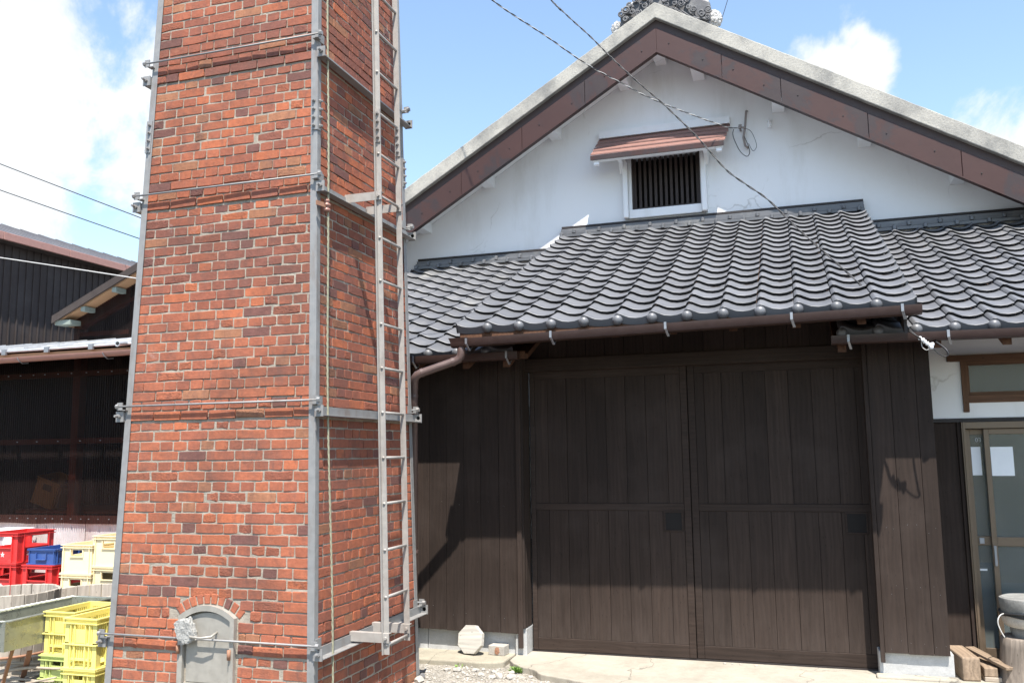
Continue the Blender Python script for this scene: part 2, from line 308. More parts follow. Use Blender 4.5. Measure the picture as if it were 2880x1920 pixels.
MT = dict(
 strip=plain('dark_brown_strip', (.062, .040, .035), .6),
 brick=mk_brick(), mortar=mk_mortar(), steel=mk_steel('galvanised_steel', (.285, .28, .272), .58, .5, .35), ladder=mk_steel('ladder_steel', (.37, .345, .315), .6, .35, .25), stain=mk_steel('stainless_plate', (.37, .345, .30), .5, .3, .3),
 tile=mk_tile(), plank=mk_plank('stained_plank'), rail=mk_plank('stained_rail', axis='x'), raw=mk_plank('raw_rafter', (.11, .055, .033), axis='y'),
 plaster=mk_plaster('white_plaster'), verge=mk_verge(), copper=mk_copper(), darktrim=plain('dark_trim', (.024, .018, .017), .6),
 found=mk_concrete('foundation_concrete', (.46, .46, .45), (.35, .35, .34), .3), apron=mk_concrete('apron_concrete', (.38, .345, .28), (.30, .272, .222), .22), kerbm=mk_concrete('kerb_concrete', (.36, .325, .25), (.25, .225, .175), .45), rubble=mk_concrete('rubble_stone', (.44, .41, .36), (.30, .28, .25), .4, 6),
 chunk=mk_concrete('rough_chunk', (.40, .39, .36), (.24, .235, .22), .6, 9), ground=mk_ground(), asphalt=mk_concrete('asphalt', (.055, .055, .056), (.04, .04, .041), .4), gutter=plain('brown_gutter', (.044, .024, .020), .38, bump=.03), pipe=plain('brown_downpipe', (.10, .063, .055), .42, bump=.03), galv=plain('bracket_zinc', (.30, .31, .33), .4, .6),
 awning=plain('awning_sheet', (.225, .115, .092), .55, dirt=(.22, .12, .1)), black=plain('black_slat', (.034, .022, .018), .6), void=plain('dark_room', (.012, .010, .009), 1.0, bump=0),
 cable=plain('black_cable', (.02, .02, .022), .5, bump=0), wcable=plain('pale_cable', (.50, .49, .47), .6, bump=0), rope=plain('wire_rope', (.30, .29, .20), .7, var=.25, scale=60), porcelain=plain('brown_insulator', (.33, .16, .12), .35),
 trans=mk_translucent(), zinc=plain('pink_corrugated', (.54, .50, .49), .55, .1, dirt=(.33, .20, .14), amt=.6, scale=6), darkwall=plain('dark_ribbed_wall', (.042, .031, .027), .8, scale=5, dirt=(.09, .075, .07)), slate=plain('roof_slate', (.10, .095, .10), .55, dirt=(.17, .16, .15)),
 salmon=plain('salmon_fascia', (.40, .21, .17), .5), leanroof=plain('grey_metal_roof', (.40, .41, .42), .55, .15), pipewhite=plain('steel_pipe', (.55, .56, .57), .35, .5), palegreen=plain('pale_green_paint', (.24, .28, .25), .6), ply=plain('plywood', (.42, .25, .14), .7),
 red=mk_plastic('red_plastic', (.62, .035, .035), .12), blue=mk_plastic('blue_plastic', (.035, .085, .27), .15), cream=mk_plastic('cream_plastic', (.80, .68, .43), .18), yellow=mk_plastic('yellow_plastic', (.78, .68, .20), .12), lime=mk_plastic('lime_plastic', (.44, .50, .17), .15), mark=plain('white_print', (.72, .70, .68), .6, bump=0),
 oldwood=mk_plank('weathered_stave', (.40, .355, .30), 1.0, fade=.2), drywood=mk_plank('dry_timber', (.25, .185, .13), 1.3, 'y'), stump=mk_plank('stump_bark', (.24, .20, .165), 1.6), trough=mk_steel('tank_steel', (.36, .37, .31), .28, .10, .6), rust=plain('rusty_bar', (.30, .15, .09), .7), stick=plain('bleached_stick', (.36, .30, .235), .8, var=.25),
 bronze=plain('bronze_frame', (.155, .115, .080), .38, .35, bump=.02), glass=mk_glass(), paper=plain('white_paper', (.80, .82, .84), .8, var=.03, bump=0), tarp=plain('blue_sheet', (.12, .17, .27), .6), oak=mk_plank('aged_window_wood', (.125, .068, .042), 1.2, 'x'), oakv=mk_plank('aged_post_wood', (.125, .068, .042), 1.2, 'z'),
 stone=mk_concrete('mortar_stone', (.24, .235, .22), (.15, .15, .14), .6, 5), stone2=mk_concrete('worn_stone', (.52, .47, .40), (.36, .33, .29), .4, 5), slab=mk_plank('bleached_board', (.40, .375, .33), .8, 'x', .1), onig=plain('ornament_clay', (.105, .105, .11), .6, dirt=(.30, .30, .29), scale=30, bump=.4), rough=plain('rough_white_mortar', (.50, .49, .47), .95, scale=25, var=.3, dirt=(.18, .18, .17), bump=1.0), leaf=plain('weed_leaf', (.16, .27, .05), .6), bag=plain('black_bag', (.02, .02, .022), .45), cuticle=plain('dim_clutter', (.30, .26, .24), .8))
# ============================================================ SETTING: ground, apron
def grid_sheet(name, x0, x1, y0, y1, nx, ny, zf, mat, kind='structure'):
    b = MB(); vs = []; fs = []
    for j in range(ny+1):
        for i in range(nx+1):
            x = x0+(x1-x0)*i/nx; y = y0+(y1-y0)*j/ny; vs.append((x, y, zf(x, y)))
    for j in range(ny):
        for i in range(nx): a = j*(nx+1)+i; fs.append((a, a+1, a+nx+2, a+nx+1))
    b.add(vs, fs); o = b.build(name, mat, smooth=True); tag(o, kind=kind); return o
b = MB(); vs = []; fs = []
def gz(x, y): return -.05+.014*noise.noise((x*1.7, y*1.7, 0))+.006*noise.noise((x*6, y*6, 3))
xs = [-600, -60, -20, -12]+[-11+.14*i for i in range(94)]+[2.4, 6, 20, 60, 600]; ys = [-300, -30, -5, 0, 2]+[3+.14*i for i in range(30)]+[7.3, 8, 10, 20, 60, 600]
for y in ys:
    for x in xs: vs.append((x, y, gz(x, y) if -11 < x < 2.3 and 2 < y < 7.3 else -.05))
nx = len(xs)
for j in range(len(ys)-1):
    for i in range(nx-1): a = j*nx+i; fs.append((a, a+1, a+nx+1, a+nx))
tag(b.add(vs, fs).build('ground', MT['ground'], smooth=True), 'pale gravel and broken concrete ground of the yard', kind='structure')
tag(MB().add([(-600, -300, -.03), (600, -300, -.03), (600, 6.05, -.03), (-.9, 6.05, -.03), (-1.9, 5.5, -.03), (-2.3, 4.4, -.03), (-600, 4.3, -.03)], [(0, 1, 2, 3, 4, 5, 6)]).build('unseen_dark_ground', MT['asphalt']), 'unseen dark asphalt sheet added to cut light bounced under the eaves', kind='structure')  # dark sheet added out of view so less light bounces under the eaves
# concrete apron in front of the doors, with a ragged near-left edge, and the low step along the left wall
edge = [(-2.30, 7.35), (-2.285, 6.98), (-2.16, 6.80), (-2.02, 6.73), (-1.93, 6.60), (-1.70, 6.52), (-1.45, 6.42), (-1.15, 6.36), (-.8, 6.28), (-.3, 6.2), (.2, 6.15), (.6, 6.12), (1.0, 6.1), (4.5, 6.1), (4.5, 7.75), (.99, 7.75), (.99, 7.35)]
poly = []
for i in range(len(edge)):
    a, c = edge[i], edge[(i+1) % len(edge)]; n = max(1, int(math.dist(a, c)/.05)) if 1 <= i < 11 else 1
    for k in range(n):
        t = k/n; j = .018 if 1 <= i < 11 else 0
        poly.append((a[0]+(c[0]-a[0])*t+j*noise.noise((i*3.1+t*9, 1, 2)), a[1]+(c[1]-a[1])*t+j*noise.noise((i*3.1+t*9, 7, 2))))
tag(MB().prism(poly, 'z', -.12, -.004).build('pavement', MT['apron'], bevel=.008), 'cream concrete apron in front of the wide dark doors', kind='structure')
st = [(-4.6, 7.3), (-4.6, 6.86)]+[(-4.6+2.20*i/40, 6.85+.012*noise.noise((i*.7, 3, 3))) for i in range(1, 40)]+[(-2.37, 6.88), (-2.32, 6.93), (-2.31, 7.3)]
tag(MB().prism(st, 'z', -.14, -.006).build('kerb', MT['kerbm'], bevel=.012), 'low concrete kerb along the foot of the left plank wall', kind='structure')

# ============================================================ BRICK CHIMNEY
XC, YC = -3.601, 5.619
def W(z): return .766-.024*z
def fpt(face, u, z, out):
    h = W(z)+out
    return {0: (XC+u, YC-h, z), 1: (XC+h, YC+u, z), 2: (XC-u, YC+h, z), 3: (XC-h, YC-u, z)}[face]
chim = empty('brick_chimney', (XC, YC, 0), 0, 'tall tapering red brick chimney strapped with grey steel corner posts', 'chimney')
CL = Vector((XC, YC, 0))
def kid(o): o.location = o.location-CL if o.parent is chim else o.location; return o
def cb(mb, name, mat, parent=None, **k):        # chimney part from world coordinates
    o = mb.build(name, mat, parent or chim, **k); o.location = -CL if parent is None else (0, 0, 0); return o
H, TOP = .0667, 6.6
Z0 = .43-9*H
LEDGE = (9, 31, 53, 67, 89)       # courses that sit above a shadow line and stand proud
core = MB()
zz = [Z0-.1, .43-H*.5, 1.9, 3.36, 4.3, TOP]
core.add([fpt(f, s*(W(z)-.003), z, -.0014) for z in (Z0-.1, TOP) for f, s in ((0, -1), (0, 1), (2, -1), (2, 1))], [(0, 1, 5, 4), (1, 2, 6, 5), (2, 3, 7, 6), (3, 0, 4, 7), (4, 5, 6, 7)])
cb(core, 'mortar_core', MT['mortar'])
def bcolor(face, u, z):
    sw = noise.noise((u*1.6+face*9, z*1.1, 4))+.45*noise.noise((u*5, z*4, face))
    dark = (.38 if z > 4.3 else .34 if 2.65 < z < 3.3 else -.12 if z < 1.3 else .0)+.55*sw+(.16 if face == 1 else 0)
    t = min(1, max(0, .42+.75*dark+rnd.uniform(-.26, .26))); q = rnd.random()
    if q < .05: c = (.165, .075, .062)
    elif q < .11: c = (.325, .145, .080)
    elif q < .18: c = (.415, .128, .062)
    else:
        a, b_, c_ = (.410, .132, .066), (.330, .108, .062), (.215, .083, .060)
        c = tuple(x+(y-x)*t*2 for x, y in zip(a, b_)) if t < .5 else tuple(x+(y-x)*(t-.5)*2 for x, y in zip(b_, c_))
    v = rnd.uniform(.92, 1.08)
    return tuple(x*v for x in c)
def brick_geo(face, u0, u1, z0, z1, proud, spall, r):
    du, dz = u1-u0, z1-z0; k = min(.0045, dz*.1)
    base = [(k, 0), (du*.5, 0), (du-k, 0), (du, k), (du, dz-k), (du-k, dz), (du*.5, dz), (k, dz), (0, dz-k), (0, k)]
    jj = .0019 if not spall else .0036
    out = [(u0+a+r.uniform(-jj, jj), z0+b_+r.uniform(-jj, jj)*1.2) for a, b_ in base]
    cu, cz = (u0+u1)/2, (z0+z1)/2; vs = []; fs = []; n = len(out); ins = .0018 if not spall else .006
    tl = r.uniform(-.0025, .0025)
    for lev in range(3):
        for (a, b_) in out:
            q = 0 if lev < 2 else ins
            a2 = a-q*(1 if a > cu+.01 else -1 if a < cu-.01 else 0); b2 = b_-q*(1 if b_ > cz else -1)
            o = (-.03, proud-(.0025 if not spall else .004), proud)[lev]+(tl*(a-cu)/du*2 if lev else 0)
            vs.append(fpt(face, a2, b2, o))
    for l_ in range(2):
        for i in range(n): fs.append((l_*n+i, l_*n+(i+1) % n, (l_+1)*n+(i+1) % n, (l_+1)*n+i))
    fs.append(tuple(2*n+i for i in range(n)))
    return vs, fs
DX0, DX1, DSP, DR, DZC = -.209, .214, .645, .328, .393     # furnace opening (relative to XC)
def door_half(z):
    if z < .60: return (DX0-.004, DX1+.004)
    if z < DZC+.398:
        h = math.sqrt(.398**2-(z-DZC)**2); return (-h, h+.004) if h > 0 else None
    return None
bricks = []
ncourse = int((TOP-Z0)/H)
for face in range(4):
    for k in range(ncourse):
        z0 = Z0+k*H; z1 = z0+H-.0098; zc = (z0+z1)/2; hw = W(zc)-.0095
        head = (k+face) % 2 == 0
        L0 = [.101, .151] if head else ([.206] if rnd.random() < .7 else [.098, .098])
        u = -hw; x = 0; first = True
        while u < hw-.02:
            if L0: wd = L0.pop(0)
            else: wd = (.0985 if head else .2065) if rnd.random() > .035 else (.206 if head else .0975)
            wd += rnd.uniform(-.004, .004)
            u1 = u+wd
            if hw-u1 < .045: u1 = hw
            proud = rnd.uniform(.0004, .0038); spall = rnd.random() < (.10 if zc > 1.1 else .22)
            for q_ in range(6):
                if k-q_ in LEDGE: proud += .0085*(1-q_/6)
            if spall: proud = max(.0002, proud-.001)
            if face == 0: un = -u, -u1
            dz_ = rnd.uniform(-.0018, .0018)
            segs = [(u, u1)]
            if face == 0:
                dh = door_half(zc)
                if dh:
                    segs = [(a, c) for a, c in ((u, min(u1, dh[0]-.005)), (max(u, dh[1]+.005), u1)) if c-a > .022]
            for a, c in segs:
                bricks.append((face, a, c, z0+dz_, z1+dz_-(.008 if k+1 in LEDGE else 0), proud, spall, (*bcolor(face, (a+c)/2, zc), 1.0 if spall else 0.0)))
            u = u1+.0088
camp = Vector((0, 0, 1.65))
def brick_px(bk):
    face, a, c, z0, z1 = bk[:5]
    if face > 1 or z1 > 4.7 or z0 < .02: return 0
    p = Vector(fpt(face, (a+c)/2, (z0+z1)/2, 0)); d = p-camp; nn = Vector((0, -1, 0)) if face == 0 else Vector((1, 0, 0))
    return (c-a)*(z1-z0)*max(0, -d.normalized().dot(nn))/d.length_squared
bricks.sort(key=brick_px, reverse=True)
rest = MB(); br = random.Random(3)
for i, bk in enumerate(bricks):
    vs, fs = brick_geo(*bk[:7], br)
    if i < 290: cb(MB().add(vs, fs, bk[7]), 'brick', MT['brick'])
    else: rest.add(vs, fs, bk[7])
o = cb(rest, 'brick_courses', MT['brick']); o['kind'] = 'stuff'
# arch of the furnace opening
for i in range(10):
    a0 = R(132-84*i/10-2+4*0); a1 = R(132-84*(i+1)/10+1.6-2); mb = MB(); pts = []
    for out in (-.03, .004+rnd.uniform(-.002, .003)):
        for a, r_ in ((a0, .334), (a1, .334), (a1, .395), (a0, .395)):
            pts.append(fpt(0, r_*math.cos(a)+.002, DZC+r_*math.sin(a), out))
    mb.add(pts, [(0, 1, 2, 3), (4, 5, 6, 7), (0, 1, 5, 4), (1, 2, 6, 5), (2, 3, 7, 6), (3, 0, 4, 7)], (*bcolor(0, 0, .7), 0.0))
    cb(mb, 'brick', MT['brick'], bevel=.004)
# steel corner posts (angles)
def Lpost(face_sx, face_sy, z0, z1, leg=.043, th=.006, off=.0):
    mb = MB()
    for (ax) in (0, 1):
        p = []
        for z in (z0, z1):
            h = W(z)+.006+off; cx, cy = XC+face_sx*h, YC+face_sy*h; ix, iy = -face_sx, -face_sy; tx, ty = face_sx*th, face_sy*th
            if ax == 0: q = [(cx+tx, cy), (cx+ix*leg, cy), (cx+ix*leg, cy+ty), (cx+tx, cy+ty)]
            else: q = [(cx, cy-ty*.0), (cx+tx, cy-ty*.0), (cx+tx, cy+iy*leg), (cx, cy+iy*leg)]
            p += [(x, y, z) for x, y in q]
        mb.hexa(p)
    return mb
for sx, sy in ((1, -1), (-1, -1), (1, 1), (-1, 1)):
    po = cb(Lpost(sx, sy, -.15, TOP), 'corner_post', MT['steel'], bevel=.0015)
    for zs in (3.79,):
        sp = cb(Lpost(sx, sy, zs+(.0 if sx > 0 else .0), zs+.235, .040, .006, .0065), 'splice_plate', MT['steel'])
        for i in range(4):
            z = zs+.03+i*.058
            for ax in (0, 1):
                h = W(z)+.018; cx, cy = XC+sx*h, YC+sy*h
                if ax == 0: a, c = (cx-sx*.028, cy, z), (cx-sx*.028, cy+sy*.022, z)
                else: a, c = (cx, cy-sy*.028, z), (cx+sx*.022, cy-sy*.028, z)
                bo = MB().tube([a, c], .0075, 6); mid = [a[j]+(c[j]-a[j])*.45 for j in range(3)]; bo.tube([a, mid], .0125, 6); bo.build('bolt', MT['steel'], sp)
# tie rods on the front and back, angle bands on the right and left faces
LV = [(.43, .515), (1.897, 1.996), (3.364, 3.471), (4.30, 4.452), (5.75, 5.85)]
for zb, zr in LV:
    h = W(zr)
    for sy in (-1, 1):
        y = YC+sy*(h+.044); sl = .012*sy*-1
        rod = cb(MB().tube([(XC-h-.065, y, zr), (XC+h+.045, y, zr)], .0068, 8), 'tie_rod', MT['steel'], smooth=True)
        for sx in (-1, 1):
            x0 = XC+sx*(h+.012); tb = MB()
            tb.box(min(x0, x0+sx*.006), max(x0, x0+sx*.006), YC+sy*h-(.065 if sy > 0 else 0), YC+sy*h+(.065 if sy < 0 else 0)+.0, zr-.03, zr+.03)
            tb.box(min(x0, x0+sx*.042), max(x0, x0+sx*.042), y-.004, y+.004, zr-.026, zr+.026)
            tb.box(x0-.020, x0+.020, min(y, YC+sy*h), max(y, YC+sy*h), zr-.028, zr-.022)
            tb.tube([(x0+sx*.03, y, zr), (x0+sx*.052, y, zr)], .016, 6)
            cb(tb, 'rod_tab', MT['steel'])
    hb = W(zb)
    for sx in (1, -1):
        xf = XC+sx*(hb+.013); mb = MB(); y0, y1 = YC-hb-.02, YC+hb+.055
        mb.box(min(xf, xf+sx*.006), max(xf, xf+sx*.006), y0, y1, zb+.006, zb+.062)
        mb.box(min(xf, xf+sx*.060), max(xf, xf+sx*.060), y0, y1, zb, zb+.006)
        cb(mb, 'band_angle', MT['steel'], bevel=.001)
        for ye, s_ in ((y0, -1), (y1, 1)):
            mb = MB(); mb.box(xf+(0 if sx > 0 else -.062), xf+(.062 if sx > 0 else 0), min(ye, ye+s_*.007), max(ye, ye+s_*.007), zb-.004, zb+.066)
            mb.tube([(xf+sx*.034, ye, zb+.034), (xf+sx*.034, ye+s_*.05, zb+.034)], .0085, 8); mb.tube([(xf+sx*.034, ye, zb+.034), (xf+sx*.034, ye+s_*.022, zb+.034)], .016, 6)
            cb(mb, 'end_plate', MT['steel'])
# furnace door with arched steel frame
yf = YC-W(.4)
def arch(x0, x1, zb, r, n=14):
    cx = (x0+x1)/2; hw = (x1-x0)/2; ztop = DZC+r; zs = DZC+math.sqrt(max(r*r-hw*hw, 0)); a0 = math.acos(hw/r)
    return [(x0, zb)]+[(cx-r*math.cos(a0+(math.pi-2*a0)*i/n)*1.0, DZC+r*math.sin(a0+(math.pi-2*a0)*i/n)) for i in range(n+1)]+[(x1, zb)]
fd = cb(MB().prism(arch(XC-.150, XC+.178, .247, .282), 'y', yf-.012, yf+.004), 'furnace_door', MT['stain'], bevel=.003)
fr = MB(); A = arch(XC-.203, XC+.211, .05, .328); B_ = arch(XC-.166, XC+.180, .05, .293); n = len(A)
for i in range(n-1):
    a, c, d, e = A[i], A[i+1], B_[i+1], B_[i]
    fr.hexa([(a[0], yf-.03, a[1]), (c[0], yf-.03, c[1]), (c[0], yf+.02, c[1]), (a[0], yf+.02, a[1]), (e[0], yf-.03, e[1]), (d[0], yf-.03, d[1]), (d[0], yf+.02, d[1]), (e[0], yf+.02, e[1])])
fr.build('frame', MT['stain'], fd)
hd = MB(); hz = .545
hd.tube([(XC-.075, yf-.01, hz+.01), (XC-.075, yf-.075, hz-.012), (XC+.005, yf-.078, hz-.014), (XC+.075, yf-.07, hz-.004), (XC+.075, yf-.01, hz+.012)], .0075, 8)
hd.build('handle', MT['stain'], fd, smooth=True)
hg = MB(); hg.tube([(XC+.184, yf-.036, .40), (XC+.184, yf-.036, .46)], .012, 8); hg.build('hinge', MT['rust'], fd, smooth=True)
MB().box(XC-.16, XC+.185, yf-.02, yf+.01, .22, .243).build('threshold', MT['stain'], fd)
lp = MB(); lp.tube([(XC-.192, yf-.04, .42), (XC-.192, yf-.04, .47)], .011, 8); lp.build('latch', MT['rust'], fd, smooth=True)

# rough concrete chunk wedged behind the rod
ch = MB(); bm = bmesh.new(); bmesh.ops.create_icosphere(bm, subdivisions=5, radius=1)
def lump(bm, sx, sy, sz, amp, fr_, seed):
    for v in bm.verts:
        p = v.co.copy(); q = Vector([max(-.72, min(.72, c)) for c in p])*1.25
        k = 1+amp*noise.fractal(p*fr_+Vector((seed, 0, 0)), .8, 2.0, 5)
        v.co = Vector((q.x*sx, q.y*sy, q.z*sz))*k
lump(bm, .066, .028, .080, .14, 3.0, 3)
for v in bm.verts: v.co *= 1+.045*noise.noise(v.co*70)+.02*noise.noise(v.co*190)
me = bpy.data.meshes.new('concrete_chunk'); bm.to_mesh(me); bm.free(); me.materials.append(MT['chunk'])
o = put('concrete_chunk', me, loc=(XC-.128, yf-.050, .563)); o.rotation_euler = (.05, R(-17), 0)
tag(o, 'rough grey concrete chunk resting on the rod at the furnace door', 'concrete chunk')

# ============================================================ LADDER on the right face
lad = empty('ladder', (-2.56, 5.47, 0), 0, 'beige steel ladder bolted to the right face of the chimney', 'ladder')
LL = Vector((-2.56, 5.47, 0))
def LX(z): return -2.565-.024*z
def lb(mb, name, mat=None, parent=None, **k):
    o = mb.build(name, mat or MT['ladder'], parent or lad, **k)
    if parent is None: o.location = -LL
    return o
for y, z0 in ((5.315, .375), (5.635, .40)):
    s_ = 1 if y < 5.5 else -1
    p = []
    for z in (z0, TOP): p += [(LX(z)-.018, y-.0035, z), (LX(z)+.018, y-.0035, z), (LX(z)+.018, y+.0035, z), (LX(z)-.018, y+.0035, z)]
    mb = MB().hexa(p); p = []
    for z in (z0, TOP): p += [(LX(z)-.024, y-.0035, z), (LX(z)-.018, y-.0035, z), (LX(z)-.018, y-s_*.026, z), (LX(z)-.024, y-s_*.026, z)]
    mb.hexa(p); st_ = lb(mb, 'stile', bevel=.001)
    for zs in (3.80,):
        sp = MB(); p = []
        for z in (zs, zs+.24): p += [(LX(z)-.018, y-.011, z), (LX(z)+.018, y-.011, z), (LX(z)+.018, y-.004, z), (LX(z)-.018, y-.004, z)]
        so = lb(sp.hexa(p), 'splice_plate')
        for i in range(4): z = zs+.035+i*.057; bo = MB().tube([(LX(z), y-.011, z), (LX(z), y-.030, z)], .0075, 6); bo.tube([(LX(z), y-.011, z), (LX(z), y-.021, z)], .0125, 6); bo.build('bolt', MT['steel'], so)
for i in range(20):
    z = .435+i*.2985; lb(MB().tube([(LX(z), 5.305, z), (LX(z), 5.645, z)], .0095, 8), 'rung', smooth=True)
for y in (5.315, 5.635):
    for zb in (.474, 3.41):
        xw = XC+W(zb)+.01; x1 = LX(zb)+.022; mb = MB(); yy = y-.012
        mb.box(xw, x1, yy-.004, yy, zb-.025, zb+.035); mb.box(xw, x1, yy, yy+.035, zb+.031, zb+.035)
        mb.tube([(LX(zb), yy-.018, zb+.005), (LX(zb), yy, zb+.005)], .011, 6); lb(mb, 'bracket', bevel=.001)

# wire rope with insulator beside the front corner of the right face
rp = empty('wire_rope', (-2.75, 4.85, 0), 0, 'pale twisted wire rope hanging down the right face of the chimney', 'rope')
RL = Vector((-2.75, 4.85, 0))
pts = []
for i in range(90):
    z = 6.4-6.4*i/89; x = XC+W(z)+.055+.006*math.sin(z*2.3); y = 4.978+.03*max(0, z-3.3)+.012*(1-z/3.3 if z < 3.3 else 0)+.006*math.sin(z*1.9+1)
    pts.append(Vector((x, y, z)))
for ph in (0, 2.09, 4.19):
    tw = []
    for i in range(640):
        t = i/639*89; k = min(88, int(t)); p = pts[k].lerp(pts[k+1], t-k); a = ph+i*.42
        tw.append(p+Vector((math.cos(a)*.0036, math.sin(a)*.0036, 0)))
    o = MB().tube(tw, .0038, 5).build('strand', MT['rope'], rp, smooth=True); o.location = -RL
zi = 3.275; xi = XC+W(zi)+.055; yi = 4.975
o = MB().lathe([(.0, -.04), (.020, -.04), (.024, -.03), (.024, -.022), (.015, -.016), (.015, -.006), (.025, 0), (.025, .010), (.015, .016), (.013, .026), (.020, .032), (.016, .042), (0, .044)], (xi, yi, zi), 18).build('insulator', MT['porcelain'], rp, smooth=True); o.location = -RL
mb = MB().bar((xi-.02, yi-.10, zi), (xi+.0, yi-.015, zi), .008, .03); mb.tube([(xi, yi, zi-.055), (xi, yi, zi+.058)], .006, 6); o = mb.build('insulator_bracket', MT['rust'], rp); o.location = -RL
# ============================================================ STOREHOUSE
SL = Vector((-.8, 7.15, 0))
house = empty('storehouse', SL, 0, 'white gabled storehouse with tiled entrance roof and wide dark plank doors', 'building')
def hb(mb, name, mat, parent=None, **k):
    o = mb.build(name, mat, parent or house, **k)
    if parent is None: o.location = -SL
    return o
XA = -1.30                                   # apex x
def ln(z, x, k=.6): return z-k*abs(x-XA)
def soff(x): return ln(6.40, x)
# gable wall with a window opening
WX0, WX1, WZ0, WZ1 = -1.728, -.915, 4.505, 5.160
gw = MB()
for poly in ([(-5.6, 2.2), (WX0, 2.2), (WX0, soff(WX0)), (-5.6, soff(-5.6))], [(WX1, 2.2), (3.4, 2.2), (3.4, soff(3.4)), (WX1, soff(WX1))],
             [(WX0, 2.2), (WX1, 2.2), (WX1, WZ0), (WX0, WZ0)], [(WX0, WZ1), (WX1, WZ1), (WX1, soff(WX1)), (XA, soff(XA)), (WX0, soff(WX0))]):
    gw.prism(poly, 'y', 10.2, 10.38)
hb(gw, 'gable_wall', MT['plaster'])
# soffit between wall and verge, purlin ends
def chevron(y0, y1, zt, zb, xl, xr, jit=0, step=.15, k=.6):
    mb = MB()
    for s, xe in ((-1, xl), (1, xr)):
        n = max(1, int(abs(xe-XA)/step)); prev = None
        for i in range(n+1):
            x = XA+(xe-XA)*i/n; ja = jit*noise.noise((x*7, s, 1)) if i else 0; jb = jit*.5*noise.noise((x*7, s, 5)) if i else 0
            t, b_ = ln(zt, x, k)+ja, ln(zb, x, k)+jb
            cur = [(x, y0, b_), (x, y1, b_), (x, y1, t), (x, y0, t)]
            if prev:
                mb.add(prev+cur, [(0, 1, 5, 4), (1, 2, 6, 5), (2, 3, 7, 6), (3, 0, 4, 7)]+([(4, 5, 6, 7)] if i == n else []))
            prev = cur
    return mb
hb(chevron(9.75, 10.2, 6.55, 6.402, -6.2, 3.9), 'soffit', MT['plaster'])
for x in (-1.32, -1.76, -.88, -2.645, 0.0, -3.53, .89, 1.785, -4.4, 2.67):
    zb = 6.275-.6*abs(x+1.32)+.012*abs(x+1.32); p = []
    for y in (9.712, 10.21):
        for dx in (-.068, .068): p.append((x+dx, y, zb)); p.append((x+dx, y, soff(x+dx)+.02))
    q = [p[0], p[2], p[6], p[4], p[1], p[3], p[7], p[5]]
    hb(MB().hexa(q), 'purlin_end', MT['plaster'], bevel=.006)
# verge: grey plaster band, dark strip, brown sheet-metal bargeboard panels
hb(chevron(9.62, 9.80, 6.787, 6.600, -6.4, 4.1, .010, .09), 'verge_band', MT['verge'], bevel=.008)
hb(chevron(9.684, 9.75, 6.599, 6.43, -6.4, 4.1), 'verge_strip', MT['strip'])
for s in (-1, 1):
    i = 0; d = 0.0
    while d < 4.9:
        ln_ = rnd.choice((.62, .78, .86, .72)); x0, x1 = XA+s*d, XA+s*(d+ln_-.004); p = []
        for y, zt, zb in ((9.667+rnd.uniform(0, .003), 6.497, 6.212), (9.71, 6.497, 6.212)):
            p.append([(x0, y, ln(zb, x0)), (x1, y, ln(zb, x1)), (x1, y, ln(zt, x1)), (x0, y, ln(zt, x0))])
        (a0, b0, c0, d0), (a1, b1, c1, d1) = p
        bp = hb(MB().hexa([a0, b0, b1, a1, d0, c0, c1, d1]), 'bargeboard_panel', MT['copper'], bevel=.004)
        nb = MB()
        for t in (.2, .72):
            xx = x0+(x1-x0)*t; zz_ = ln(6.355+.02*math.sin(xx*9), xx); nb.lathe([(.0, -.003), (.007, -.003), (.007, .003), (0, .004)], (0, 0, 0), 8); 
            m_ = nb.v[-32:]; nb.v[-32:] = [(xx+v[0], 9.665-v[2], zz_+v[1]) for v in m_]
        nb.build('nail', MT['darktrim'], bp)
        d += ln_
hb(chevron(9.655, 9.73, 6.214, 6.197, -6.3, 4.0), 'bargeboard_lip', MT['copper'])
# main roof slabs behind the verge
hb(chevron(9.79, 17.5, 6.74, 6.56, -6.5, 4.2, 0, 1), 'main_roof', MT['tile'])
body = MB(); body.box(-5.6, -5.4, 10.37, 17.3, -.1, 4.0); body.box(3.2, 3.4, 10.37, 17.3, -.1, 4.0); body.box(-5.4, 3.2, 17.1, 17.3, -.1, 4.0); hb(body, 'rear_walls', MT['plaster'])
